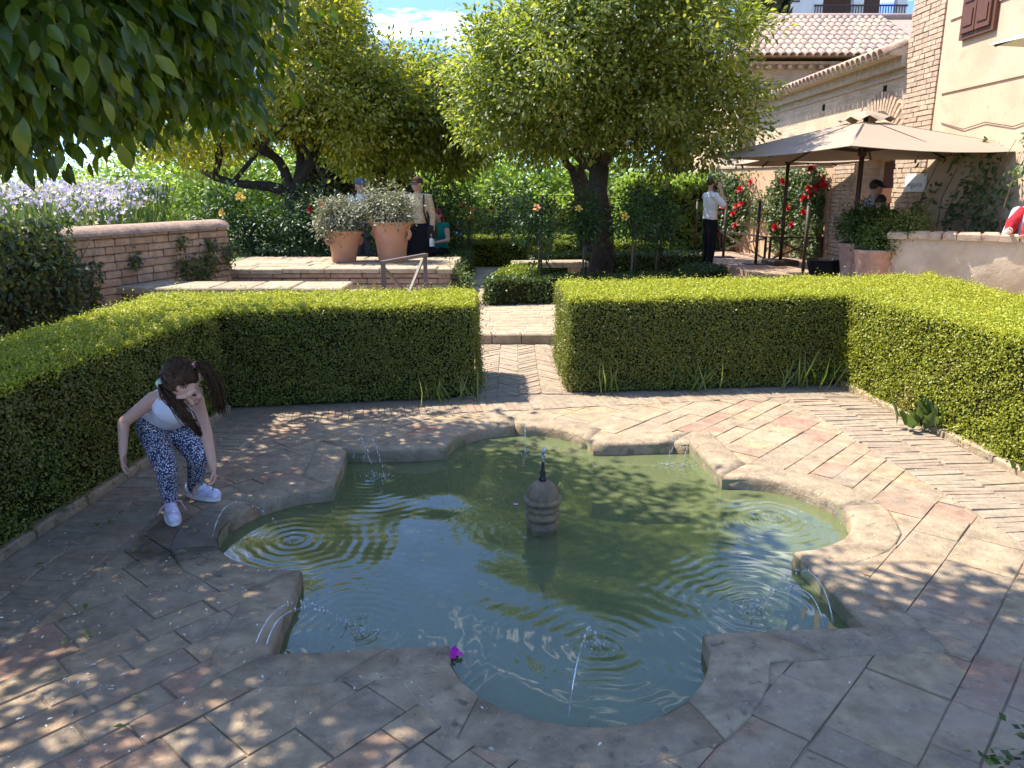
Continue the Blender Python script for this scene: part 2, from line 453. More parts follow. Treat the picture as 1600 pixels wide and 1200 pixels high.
M['ivy'] = leafmat('ivy_leaf', ((0, (.02, .035, .01)), (.6, (.05, .075, .016)), (1, (.13, .15, .03))), trans=.3)
M['sage'] = leafmat('silver_sage_leaf', ((0, (.13, .13, .07)), (.5, (.23, .23, .13)), (1, (.36, .34, .22))), trans=.25, tcol=(1.2, 1.2, .9))
M['grass'] = leafmat('weed_blade', ((0, (.09, .14, .03)), (.6, (.16, .22, .05)), (1, (.3, .32, .14))), trans=.35)
M['blossom'] = leafmat('white_blossom', ((0, (.66, .63, .48)), (1, (.82, .80, .68))), trans=.3, tcol=(1, 1, .95), rough=.6, spec=.2)
M['lilac'] = leafmat('lilac_petal', ((0, (.55, .42, .62)), (.5, (.68, .58, .70)), (.75, (.78, .72, .74)), (.9, (.75, .65, .2)), (1, (.78, .7, .3))), trans=.3, tcol=(1, 1, 1))
M['red_rose'] = plain('red_rose_petal', (.55, .012, .03), rough=.55, var=.3, scale=60)
M['yellow_rose'] = plain('yellow_rose_petal', (.78, .55, .12), rough=.55, var=.12, scale=60)
M['peach_rose'] = plain('peach_rose_petal', (.78, .36, .16), rough=.55, var=.15, scale=60)
M['magenta'] = plain('magenta_petal', (.58, .02, .42), rough=.5, var=.25, scale=80)
M['petal_white'] = plain('fallen_petal', (.72, .69, .56), rough=.7, var=.1)
M['skin'] = plain('skin', (.52, .29, .20), rough=.5, spec=.35, var=.06)
M['skin_girl'] = plain('skin_child', (.56, .33, .235), rough=.48, spec=.35, var=.05)

# ------------------------------------------------------------------ pool outline
PC = Vector((0.15, 3.65)); PA, PR, PROT = 1.11, 0.475, R(4.7)
ZW = -0.08                                   # water level

def pool_curves(e, na=14):
    """inner edge and its partner curve e further out"""
    inn = []; outc = []
    b = math.asin(e / (PR + e))
    for q in range(4):
        rot = PROT - q * math.pi / 2
        cr, sr = math.cos(rot), math.sin(rot)
        def put(lst, x, y): lst.append(Vector((PC.x + x * cr - y * sr, PC.y + x * sr + y * cr)))
        xo = (PR + e) * math.cos(b)
        for k in range(6):
            t = k / 6
            put(inn, -PA + t * (PA - PR), PA); put(outc, -(PA + e) + t * (PA + e - xo), PA + e)
        for k in range(na + 1):
            a = math.pi * (1 - k / na); a2 = (math.pi - b) + (2 * b - math.pi) * k / na
            put(inn, PR * math.cos(a), PA + PR * math.sin(a)); put(outc, (PR + e) * math.cos(a2), PA + (PR + e) * math.sin(a2))
        for k in range(1, 6):
            t = k / 6
            put(inn, PR + t * (PA - PR), PA); put(outc, xo + t * (PA + e - xo), PA + e)
    return inn, outc

def inside(p, poly):
    x, y = p[0], p[1]; r = False
    n = len(poly); j = n - 1
    for i in range(n):
        a = poly[i]; b = poly[j]
        if (a[1] > y) != (b[1] > y) and x < (b[0] - a[0]) * (y - a[1]) / (b[1] - a[1]) + a[0]:
            r = not r
        j = i
    return r

INN, OUTC = pool_curves(0.20)
_, MIDC = pool_curves(0.12)
_, CLIPC = pool_curves(0.18)

def holed_sheet(name, rect, hole, z, mat, kind='structure'):
    bm = bmesh.new()
    def loop(pts):
        vs = [bm.verts.new((p[0], p[1], z)) for p in pts]
        return [bm.edges.new((vs[i], vs[(i + 1) % len(vs)])) for i in range(len(vs))]
    es = loop(rect) + loop(hole)
    bmesh.ops.triangle_fill(bm, use_beauty=True, use_dissolve=False, edges=es)
    for f in bm.faces:
        if f.normal.z < 0: f.normal_flip()
    me = bpy.data.meshes.new(name); bm.to_mesh(me); bm.free()
    o = mobj(name, me, mat)
    tag(o, kind=kind)
    return o

# far ground, out to the horizon
g = MB().add([(-900, -300, -.75), (900, -300, -.75), (900, 2500, -.75), (-900, 2500, -.75)], [(0, 1, 2, 3)]).build('ground', M['far_ground'])
tag(g, kind='structure')
patio = holed_sheet('patio_paving', [(-4.6, -4), (3.9, -4), (3.9, 8.29), (-4.6, 8.29)], MIDC, -0.0085, M['mortar'])
terr = MB().box((5.6, 2.15, -.02), (3.39, 12.28, .02)).build('terrace_ground', M['sand']); tag(terr, kind='structure')

# ---- pool basin
bv = []; bf = []
n = len(INN)
for z in (0.0, -.5):
    bv += [(p.x, p.y, z - .02) for p in INN]
for i in range(n):
    j = (i + 1) % n
    bf.append((i, j, n + j, n + i))
bf.append(tuple(range(2 * n - 1, n - 1, -1)))
basin = MB().add(bv, bf).build('pool_basin', M['pool']); tag(basin, kind='structure')

# ---- coping stones, each its own piece
coping = thing('pool_coping', 'worn stone coping round the lobed star shaped pool', 'coping', (PC.x, PC.y, 0))
cuts = []
i = 0
while i < n:
    L = rnd.choice([4, 5, 5, 6, 7])
    cuts.append((i, min(i + L, n))); i += L
for a, b in cuts:
    V = []; F = []
    prof = [(-.004, -.17), (-.004, -.05), (-.001, -.017), (.007, -.006), (.02, -.001), (.5, .004), (.95, .0045), (1.0, .002), (1.0, -.03)]
    m = b - a + 1
    dz = rnd.uniform(-.002, .003)
    for k in range(m):
        idx = (a + k) % n
        p, q = INN[idx].copy(), OUTC[idx].copy()
        if k == 0 or k == m - 1:
            o2 = INN[(a + (1 if k == 0 else m - 2)) % n]; o3 = OUTC[(a + (1 if k == 0 else m - 2)) % n]
            p += (o2 - p).normalized() * .0025; q += (o3 - q).normalized() * .0025
        d = q - p; dl = d.length
        for (w, z) in prof:
            t = w if w >= .3 else w / dl
            s = p + d * t
            jit = mnoise.noise(Vector((s.x * 4, s.y * 4, 1.3))) * .014 + mnoise.noise(Vector((s.x * 13, s.y * 13, 4.3))) * .009
            if w > .9: jit *= 1.5
            s = s + d / dl * jit
            V.append((s.x - PC.x, s.y - PC.y, z + dz + (0.003 * mnoise.noise(Vector((s.x * 9, s.y * 9, z)))) ))
    L = len(prof)
    for k in range(m - 1):
        for r_ in range(L - 1):
            F.append((k * L + r_, k * L + r_ + 1, (k + 1) * L + r_ + 1, (k + 1) * L + r_))
    F.append(tuple(range(L))); F.append(tuple((m - 1) * L + r_ for r_ in range(L - 1, -1, -1)))
    me = raw_mesh('coping_stone', V, F, True)
    bm = bmesh.new(); bm.from_mesh(me); bmesh.ops.recalc_face_normals(bm, faces=bm.faces); bm.to_mesh(me); bm.free()
    mobj('coping_stone', me, M['coping'], coping)

# ---- polygon splitting for clipped tiles
def split(poly, a, b):
    nx, ny = -(b[1] - a[1]), b[0] - a[0]
    ds = [(p[0] - a[0]) * nx + (p[1] - a[1]) * ny for p in poly]
    P = []; Q = []
    for i in range(len(poly)):
        j = (i + 1) % len(poly)
        p, q, d, e = poly[i], poly[j], ds[i], ds[j]
        if d >= 0: P.append(p)
        if d <= 0: Q.append(p)
        if d * e < 0:
            t = d / (d - e); x = (p[0] + t * (q[0] - p[0]), p[1] + t * (q[1] - p[1]))
            P.append(x); Q.append(x)
    return [w for w in (P, Q) if len(w) >= 3]

def area(p):
    return abs(sum(p[i][0] * p[(i + 1) % len(p)][1] - p[(i + 1) % len(p)][0] * p[i][1] for i in range(len(p)))) / 2

def clip_tile(poly, hole, region):
    pcs = [poly]
    for i in range(len(region)):
        a, b = region[i], region[(i + 1) % len(region)]
        nxt = []
        for p in pcs:
            for w in split(p, a, b):
                cx = sum(v[0] for v in w) / len(w); cy = sum(v[1] for v in w) / len(w)
                if (b[0] - a[0]) * (cy - a[1]) - (b[1] - a[1]) * (cx - a[0]) > 0: nxt.append(w)
        pcs = nxt
    if hole is None: return pcs, len(pcs) == 1 and abs(area(pcs[0]) - area(poly)) < 1e-6
    x0 = min(v[0] for v in poly); x1 = max(v[0] for v in poly); y0 = min(v[1] for v in poly); y1 = max(v[1] for v in poly)
    hit = False
    for i in range(len(hole)):
        a, b = hole[i], hole[(i + 1) % len(hole)]
        if max(a[0], b[0]) < x0 or min(a[0], b[0]) > x1 or max(a[1], b[1]) < y0 or min(a[1], b[1]) > y1: continue
        hit = True
        nxt = []
        for p in pcs: nxt += split(p, a, b)
        pcs = nxt
    pcs = [p for p in pcs if area(p) > 2e-5 and not inside((sum(v[0] for v in p) / len(p), sum(v[1] for v in p) / len(p)), hole)]
    return pcs, (not hit) and len(pcs) == 1 and abs(area(pcs[0]) - area(poly)) < 1e-6

def slab_geo(pcs, whole, z0, z1, ch=.005, tilt=(0, 0)):
    mb = MB()
    for p in pcs:
        s = sum(p[i][0] * p[(i + 1) % len(p)][1] - p[(i + 1) % len(p)][0] * p[i][1] for i in range(len(p)))
        if s < 0: p = p[::-1]
        k = len(p)
        cx = sum(v[0] for v in p) / k; cy = sum(v[1] for v in p) / k
        zf = lambda x, y: z1 + tilt[0] * (x - cx) + tilt[1] * (y - cy)
        c = ch if whole else 0.0
        V = [(x, y, z0) for x, y in p] + [(x, y, zf(x, y) - c) for x, y in p]
        F = [tuple(k + i if False else i for i in range(k - 1, -1, -1))]
        for i in range(k):
            j = (i + 1) % k
            F.append((i, j, k + j, k + i))
        if c:
            T = []
            for x, y in p:
                d = math.hypot(cx - x, cy - y) or 1
                T.append((x + (cx - x) / d * c * 1.3, y + (cy - y) / d * c * 1.3, zf(x, y)))
            V += T
            for i in range(k):
                j = (i + 1) % k
                F.append((k + i, k + j, 2 * k + j, 2 * k + i))
            F.append(tuple(range(2 * k, 3 * k)))
        else:
            F.append(tuple(range(k, 2 * k)))
        mb.add(V, F)
    return mb

def place_pieces(lst, name, mat, parent, limit=300):
    """lst of (screen weight, MB): the largest as pieces of their own, the rest joined"""
    lst.sort(key=lambda t: -t[0])
    for _, mb in lst[:limit]: mb.build(name, mat, parent)
    if len(lst) > limit:
        j = MB()
        for _, mb in lst[limit:]: j.add(mb.v, mb.f)
        tag(j.build(name + '_remainder', mat, parent), kind='stuff')

def weight(x, y, a):
    zc = y * CT + CAM_H * ST
    if zc < .5: return 0
    u = 800 + FPX * x / zc; v = 600 + FPX * (CAM_H * CT - y * ST) / zc
    if u < -150 or u > 1750 or v > 1330: return 0.0001 * a
    return a / zc ** 3

# ---- slabs laid diagonally round the pool
REGION = [(-1.93, .2), (2.62, .2), (2.2, 5.98), (-1.68, 5.28)]
ea = R(48.5); e1 = Vector((math.cos(ea), math.sin(ea))); e2 = Vector((-e1.y, e1.x))
tiles = []
v_ = -4.2
while v_ < 5.2:
    wv = rnd.choice([.27, .135, .27, .135, .2])
    u_ = -1.5 + rnd.uniform(-.3, 0)
    while u_ < 7.5:
        lu = rnd.choice([.27, .27, .135, .2, .4]) if wv > .22 else rnd.choice([.27, .27, .34, .2])
        gap = rnd.uniform(.0018, .0035)
        q = [e1 * (u_ + gap) + e2 * (v_ + gap), e1 * (u_ + lu - gap) + e2 * (v_ + gap), e1 * (u_ + lu - gap) + e2 * (v_ + wv - gap), e1 * (u_ + gap) + e2 * (v_ + wv - gap)]
        q = [(p.x + rnd.uniform(-.002, .002), p.y + rnd.uniform(-.002, .002)) for p in q]
        pcs, whole = clip_tile(q, CLIPC, REGION)
        if pcs and sum(area(p) for p in pcs) > .0012:
            mb = slab_geo(pcs, whole, -.03, rnd.uniform(-.005, .001), .004, (rnd.uniform(-.014, .014), rnd.uniform(-.014, .014)) if whole else (0, 0))
            cx = sum(p[0] for p in q) / 4; cy = sum(p[1] for p in q) / 4
            tiles.append((weight(cx, cy, sum(area(p) for p in pcs)), mb))
        u_ += lu
    v_ += wv
place_pieces(tiles, 'paving_tile', M['tile'], patio)

# ---- bands of narrow bricks between slabs and hedges
bricks = []
def band(p0, p1, width, cols):
    p0 = Vector(p0); p1 = Vector(p1); d = (p1 - p0); L = d.length; d.normalize(); nn = Vector((-d.y, d.x))
    bl = width / cols
    for c in range(cols):
        s = rnd.uniform(0, .05)
        while s < L:
            w = rnd.uniform(.044, .058)
            j = rnd.uniform(-.012, .012)
            a = p0 + d * s + nn * (c * bl + .003 + j); 
            q = [a, a + d * (w - .003), a + d * (w - .003) + nn * (bl - .007), a + nn * (bl - .007)]
            q = [(p.x, p.y) for p in q]
            mb = slab_geo([q], True, -.03, rnd.uniform(-.006, .001), .004, (rnd.uniform(-.03, .03), rnd.uniform(-.03, .03)))
            cx = sum(p[0] for p in q) / 4; cy = sum(p[1] for p in q) / 4
            bricks.append((weight(cx, cy, w * bl), mb))
            s += w
band((-1.94, 1.6), (-1.69, 5.27), .43, 2)
band((2.215, 5.95), (2.57, 1.2), -.0 - .60, 2) if False else band((2.56, 1.2), (2.21, 5.97), -.58, 2)
band((-1.70, 5.30), (2.2, 6.0), .30, 1)
place_pieces(bricks, 'edge_brick', M['edge_brick'], patio)

# ---- kerb stones at the hedge feet
def kerb(p0, p1, label):
    t = thing('hedge_kerb', label, 'kerb', (p0[0], p0[1], 0), group='kerbs at the hedge feet')
    p0 = Vector(p0); p1 = Vector(p1); d = p1 - p0; L = d.length; d.normalize(); s = 0
    while s < L:
        w = min(rnd.uniform(.32, .6), L - s)
        if w < .05: break
        c = d * (s + w / 2)
        MB().box((c.x + rnd.uniform(-.006, .006), c.y, .008 + rnd.uniform(-.006, .006)), (w - .012, .06, .07), math.atan2(d.y, d.x) + rnd.uniform(-.01, .01), .012).build('kerb_stone', M['coping'], t)
        s += w
kerb((-2.41, 1.8), (-2.14, 5.62), 'low stone kerb along the foot of the shaded left hedge')
kerb((3.19, 1.6), (2.80, 6.36), 'low stone kerb along the foot of the sunny right hedge')

# ---- brick path through the gap in the hedge
path = MB().add([(-.5, 5.75, -.0045), (.62, 5.75, -.0045), (.62, 8.28, -.0045), (-.5, 8.28, -.0045)], [(0, 1, 2, 3)]).build('brick_path', M['mortar']); tag(path, kind='structure')
lst = []
for c in range(6):
    x0 = -.48 + c * .18; sgn = 1 if c % 2 else -1
    y = 5.85
    while y < 8.35:
        s = rnd.uniform(.082, .092)
        q = [(x0 + .003, y), (x0 + .177, y + sgn * .174), (x0 + .177, y + sgn * .174 + s - .009), (x0 + .003, y + s - .009)]
        pcs, whole = clip_tile(q, None, [(-.5, 5.98 if c < 3 else 6.08), (.62, 6.08), (.62, 8.28), (-.5, 8.28)])
        if pcs and area(pcs[0]) > .002:
            lst.append((1, slab_geo(pcs, whole, -.03, rnd.uniform(-.002, .006), .005)))
        y += s
place_pieces(lst, 'path_brick', M['edge_brick'], path)

# ---- upper garden, one step up
up = MB().add([(-9, 8.29, .1), (3.6, 8.29, .1), (12, 8.29, .1), (12, 60, .1), (-9, 60, .1), (-9, 8.29, -.8), (12, 8.29, -.8)],
              [(0, 1, 2, 3, 4), (5, 6, 2, 1, 0)]).build('garden_path', M['sand'])
tag(up, kind='structure')
st = thing('path_step', 'worn stone step across the brick path between the hedges', 'step', (0, 8.25, 0))
x = -.52
while x < .62:
    w = min(rnd.uniform(.25, .42), .64 - x)
    MB().box((x + w / 2, 0, .05), (w - .01, .16, .13), 0, .015).build('step_stone', M['slab'], st); x += w
lst = []
yy = 8.36
while yy < 12:
    hh = rnd.uniform(.16, .24); xx = -1.0
    while xx < .6:
        w = rnd.uniform(.25, .45)
        q = [(xx, yy), (xx + w - .012, yy), (xx + w - .012, yy + hh - .012), (xx, yy + hh - .012)]
        lst.append((1, slab_geo([q], True, .08, .104 + rnd.uniform(0, .006), .006)))
        xx += w
    yy += hh
place_pieces(lst, 'path_slab', M['slab'], up)

# ------------------------------------------------------------------ water
JETS = [  # landing point x, y, strength, wavelength
    (-.86, 4.42, 1.0, .06), (-1.08, 3.52, 1.3, .065), (-.62, 2.72, 1.3, .05), (.33, 2.62, 1.2, .075), (1.0, 2.88, 1.2, .06),
    (1.38, 3.80, 1.3, .062), (1.02, 4.62, .9, .055), (.09, 4.86, .8, .06), (.155, 3.66, .5, .07), (.05, 3.62, .4, .06)]
res = .0125
xs = np.arange(PC.x - 1.75, PC.x + 1.75, res); ys = np.arange(PC.y - 1.75, PC.y + 1.75, res)
GX, GY = np.meshgrid(xs, ys)
Zw = np.zeros_like(GX)
for k, (jx, jy, s, wl) in enumerate(JETS):
    d = np.hypot(GX - jx, GY - jy)
    an_ = np.arctan2(GY - jy, GX - jx); wob = (.03 * np.sin(5 * an_ + k) + .02 * np.sin(11 * an_ - 2 * k) + .03 * np.sin(9 * GX + 7 * GY + k)) * np.minimum(d, .5)
    env = s * .0016 * (.6 + .4 * np.sin(3 * an_ + 2 * k)) * np.exp(-d / .5) / (1 + 3.5 * d) * np.minimum(1, d / .04) * 1.35
    Zw += env * np.sin(2 * np.pi * (d + wob) / (wl * .8 * (1 + .3 * d)) + k)
    Zw += s * .0035 * np.exp(-(d / .075) ** 2) * np.sin(GX * 190 + 3 * np.sin(GY * 130)) * np.cos(GY * 170)
for k in range(14):
    a = rng.uniform(0, 2 * np.pi); f = rng.uniform(8, 26); 
    Zw += .00085 / (f / 10) * np.sin(f * (GX * np.cos(a) + GY * np.sin(a)) + rng.uniform(0, 6) + 1.2 * np.sin(3 * GX + k) + 1.1 * np.cos(2.6 * GY - k))
ny, nx = GX.shape
V = np.stack([GX.ravel(), GY.ravel(), (ZW + Zw).ravel()], 1)
# keep cells in the pool (a hair under the coping)
def in_pool(X, Y, m=.02):
    dx = X - PC.x; dy = Y - PC.y; c, s = math.cos(-PROT), math.sin(-PROT)
    x = dx * c - dy * s; y = dx * s + dy * c
    r = (np.abs(x) < PA + m) & (np.abs(y) < PA + m)
    for (cx, cy) in ((0, PA), (0, -PA), (PA, 0), (-PA, 0)): r |= np.hypot(x - cx, y - cy) < PR + m
    return r
idx = np.arange(ny * nx).reshape(ny, nx)
F = np.stack([idx[:-1, :-1].ravel(), idx[:-1, 1:].ravel(), idx[1:, 1:].ravel(), idx[1:, :-1].ravel()], 1)
keep = in_pool(GX[:-1, :-1].ravel() + res / 2, GY[:-1, :-1].ravel() + res / 2)
F = F[keep]
used = np.unique(F); remap = np.full(ny * nx, -1); remap[used] = np.arange(len(used))
me = np_mesh('pool_water', V[used], remap[F], True)
m, nt, out = nmat('murky_green_water')
dif = nd(nt, 'ShaderNodeBsdfDiffuse', {'Color': mixc(nt, noise_t(nt, 1.6, 3), (.18, .215, .095), (.22, .25, .11))})
trn = nd(nt, 'ShaderNodeBsdfTransparent', {'Color': (.62, .74, .42, 1)})
mx1 = nd(nt, 'ShaderNodeMixShader', {0: .55, 1: trn.outputs[0], 2: dif.outputs[0]})
gl = nd(nt, 'ShaderNodeBsdfGlossy', {'Color': (1, 1, 1, 1), 'Roughness': .015})
fr = nd(nt, 'ShaderNodeFresnel', {'IOR': 1.48})
mx2 = nd(nt, 'ShaderNodeMixShader', {0: fr.outputs[0], 1: mx1.outputs[0], 2: gl.outputs[0]})
nt.links.new(mx2.outputs[0], out.inputs[0])
M['water'] = m
wo = mobj('pool_water', me, m); tag(wo, kind='structure')

# falling water: clear streaks with white sparkle
m, nt, out = nmat('falling_water')
gl = nd(nt, 'ShaderNodeBsdfGlossy', {'Color': (1, 1, 1, 1), 'Roughness': .06})
tr = nd(nt, 'ShaderNodeBsdfTransparent', {'Color': (.95, .97, .98, 1)})
df = nd(nt, 'ShaderNodeBsdfTranslucent', {'Color': (.8, .84, .88, 1)})
a_ = nd(nt, 'ShaderNodeMixShader', {0: .45, 1: gl.outputs[0], 2: df.outputs[0]})
b_ = nd(nt, 'ShaderNodeMixShader', {0: .6, 1: tr.outputs[0], 2: a_.outputs[0]})
nt.links.new(b_.outputs[0], out.inputs[0])
M['jet'] = m

# ---- carved spout in the middle
sp = thing('fountain_spout', 'carved stone spout with domed top and dark nozzle in mid pool', 'fountain', (.155, 3.66, 0))
MB().lathe([(.078, -.52), (.080, -.06), (.086, -.045), (.074, -.032), (.074, -.018), (.086, -.008), (.089, .005), (.080, .014), (.074, .020), (.074, .028), (.085, .036), (.087, .048), (.076, .058), (.074, .068)], n=32, wob=.03).build('column', M['fountain'], sp, True)
MB().lathe([(.074, .068), (.092, .072), (.100, .082), (.100, .092), (.092, .101), (.080, .104)], n=32, wob=.03).build('collar', M['fountain'], sp, True)
dm = MB()
prof = [(.080 * math.cos(t), .104 + .086 * math.sin(t)) for t in np.linspace(0, 1.4, 9)]
V = []; F = []
ns = 48
for r_, z in prof:
    for k in range(ns):
        a = 2 * math.pi * k / ns
        rr = r_ * (1 + .09 * abs(math.cos(a * 4)) ** .5 - .06)
        V.append((rr * math.cos(a), rr * math.sin(a), z))
for i in range(len(prof) - 1):
    for k in range(ns): F.append((i * ns + k, i * ns + (k + 1) % ns, (i + 1) * ns + (k + 1) % ns, (i + 1) * ns + k))
F.append(tuple((len(prof) - 1) * ns + k for k in range(ns)))
dm.add(V, F).build('dome', M['fountain'], sp, True)
MB().lathe([(.019, .184), (.019, .2), (.012, .21), (.016, .225), (.009, .25), (.006, .268), (.009, .275), (.008, .284), (.003, .288)], n=14).build('nozzle', M['bronze'], sp, True)

def jet(label, pts, rad, drops, seed):
    r_ = random.Random(seed)
    base = Vector(pts[0])
    t = thing('water_jet', label, 'water jet', base, group='water jets of the pool')
    P = [Vector(p) - base for p in pts]
    # smooth ballistic curve through start, top, end
    a, b, c = P[0], P[1], P[2]
    curve = []
    for k in range(19):
        s = k / 18
        curve.append(a * (1 - s) ** 2 + (b * 2 - (a + c) / 2) * 2 * s * (1 - s) + c * s * s)
    mb = MB(); nc = 9; mb.tube(curve[:nc], [rad * .8 * (1 + .45 * math.sin(k * 2.3 + seed)) * (1 - .05 * k) for k in range(nc)], 6)
    mb.build('stream', M['jet'], t, True)
    db = MB()
    for k in range(8, 18):
        p = curve[k].lerp(curve[k + 1], r_.random())
        w_ = Vector((r_.gauss(0, .003), r_.gauss(0, .003), r_.gauss(0, .003)))
        db.ell(p + w_, (rad * r_.uniform(.6, 1.3), rad * r_.uniform(.6, 1.3), rad * r_.uniform(1, 4)), nu=6, nv=5)
        q = curve[k] + w_
        if r_.random() < .7: db.tube([q, q.lerp(curve[k + 1], r_.uniform(.3, .8))], [rad * .6, rad * .3], 5)
    for k in range(drops):
        an = r_.uniform(0, 6.28); d = abs(r_.gauss(0, .045))
        s_ = r_.uniform(.002, .0045)
        db.ell(c + Vector((math.cos(an) * d, math.sin(an) * d, r_.uniform(.0, .028) * math.exp(-d / .06))), (s_, s_, s_), nu=6, nv=4)
    tag(db.build('droplets', M['jet'], t, True), kind='stuff')
zj = ZW
jet('left of the two crossing jets at the far left pool corner', [(-1.0, 4.62, -.03), (-.93, 4.55, .115), (-.84, 4.42, zj)], .0038, 26, 1)
jet('right of the two crossing jets at the far left pool corner', [(-.93, 4.62, -.03), (-.86, 4.53, .115), (-.77, 4.40, zj)], .0038, 26, 2)
jet('thin water arc springing from the left lobe by the girl', [(-1.42, 3.38, .0), (-1.3, 3.45, .16), (-1.08, 3.52, zj)], .0032, 22, 3)
jet('left stream pouring off the near left pool corner', [(-.94, 2.50, -.02), (-.83, 2.62, .10), (-.66, 2.76, zj)], .004, 24, 4)
jet('right stream pouring off the near left pool corner', [(-.90, 2.50, -.03), (-.80, 2.60, .085), (-.58, 2.70, zj)], .004, 24, 5)
jet('tall glassy water jet in the near lobe of the pool', [(.18, 2.14, -.03), (.24, 2.28, .17), (.33, 2.62, zj)], .0042, 40, 6)
jet('upper of the two arcs at the near right pool corner', [(1.25, 2.70, -.03), (1.16, 2.79, .14), (1.02, 2.90, zj)], .004, 24, 7)
jet('lower of the two arcs at the near right pool corner', [(1.21, 2.69, -.04), (1.12, 2.76, .085), (.96, 2.86, zj)], .004, 24, 8)
jet('small jet falling in the right lobe of the pool', [(1.66, 3.62, -.03), (1.56, 3.69, .06), (1.38, 3.80, zj)], .0034, 22, 9)
jet('left of the two small jets at the far right pool corner', [(1.1, 4.80, -.02), (1.06, 4.74, .06), (.98, 4.62, zj)], .0036, 26, 10)
jet('right of the two small jets at the far right pool corner', [(1.19, 4.80, -.02), (1.15, 4.74, .07), (1.07, 4.60, zj)], .0036, 26, 11)
jet('small splashing jet in the far lobe of the pool', [(.085, 5.08, -.01), (.087, 5.0, .06), (.09, 4.86, zj)], .0036, 34, 12)
jet('short bubbling jet on top of the carved spout', [(.155, 3.66, .287), (.157, 3.655, .345), (.16, 3.65, .30)], .006, 0, 13)

# blossoms afloat
def crumple(name, label, loc, r_, seed, mat=M['magenta']):
    rr = random.Random(seed); mb = MB()
    for k in range(7):
        a = k * 2.4 + rr.uniform(-.3, .3); ln = r_ * rr.uniform(.75, 1.15)
        c, s = math.cos(a), math.sin(a)
        pts = [(0, 0, 0), (.32, .5, .25), (.42, .85, .1), (0, 1.05, rr.uniform(.15, .55)), (-.42, .85, .1), (-.32, .5, .25)]
        mb.add([(ln * (x * c - y * s), ln * (x * s + y * c), ln * (z + .12 * k / 7)) for x, y, z in pts], [(0, 1, 5), (1, 2, 4, 5), (2, 3, 4)])
    o = mb.build(name, mat); o.location = loc
    return tag(o, label, 'blossom', 'fallen magenta blossoms')
p = gnd(684, 1036, ZW) + Vector((.05, .03, 0))
crumple('fallen_blossom', 'magenta blossom floating by the near lobe of the pool', (p.x, p.y, ZW + .008), .038, 1)
p = gnd(446, 932, ZW)
crumple('fallen_blossom', 'small magenta blossom caught below the left pool corner', (p.x, p.y, ZW + .004), .02, 2)
p = gnd(806, 789, ZW)
crumple('fallen_blossom', 'pale pink petal floating left of the carved spout', (p.x, p.y, ZW + .002), .014, 3, plain('pink_petal', (.75, .32, .58), var=.1))

# petals scattered over the paving
N = 420
px = rng.uniform(-2.2, 2.4, N); py = rng.uniform(1.5, 5.2, N)
cl = rng.random(N) < .75
px = np.where(cl, rng.normal(-1.5, .45, N), px); py = np.where(cl, rng.normal(2.7, .6, N), py)
ok = ~in_pool(px, py, .02) & (px > -2.2)
P = np.stack([px[ok], py[ok], np.full(ok.sum(), .009)], 1)
D = np.stack([rng.normal(size=len(P)), rng.normal(size=len(P)), rng.uniform(-.08, .2, len(P))], 1)
Nn = np.tile((0, 0, 1.0), (len(P), 1)) + rng.normal(0, .2, (len(P), 3))
pe = mobj('fallen_petals', leaves_mesh('fallen_petals', P, D, Nn, rng.uniform(.008, .02, len(P)), LEAF4, .8), M['petal_white'])
tag(pe, 'small white petals scattered over the shaded paving', 'petals', kind='stuff')
P2 = np.stack([rng.normal(-1.7, .35, 26), rng.normal(3.3, .8, 26), np.full(26, .012)], 1)
P2 = P2[~in_pool(P2[:, 0], P2[:, 1], .03)]
tag(mobj('fallen_leaves', leaves_mesh('fallen_leaves', P2, rdir(len(P2)) * np.array((1, 1, .1)), np.tile((0, .1, 1.0), (len(P2), 1)), .045, LEAF4), M['grass']), 'small green leaves fallen on the shaded paving', 'leaves', kind='stuff')

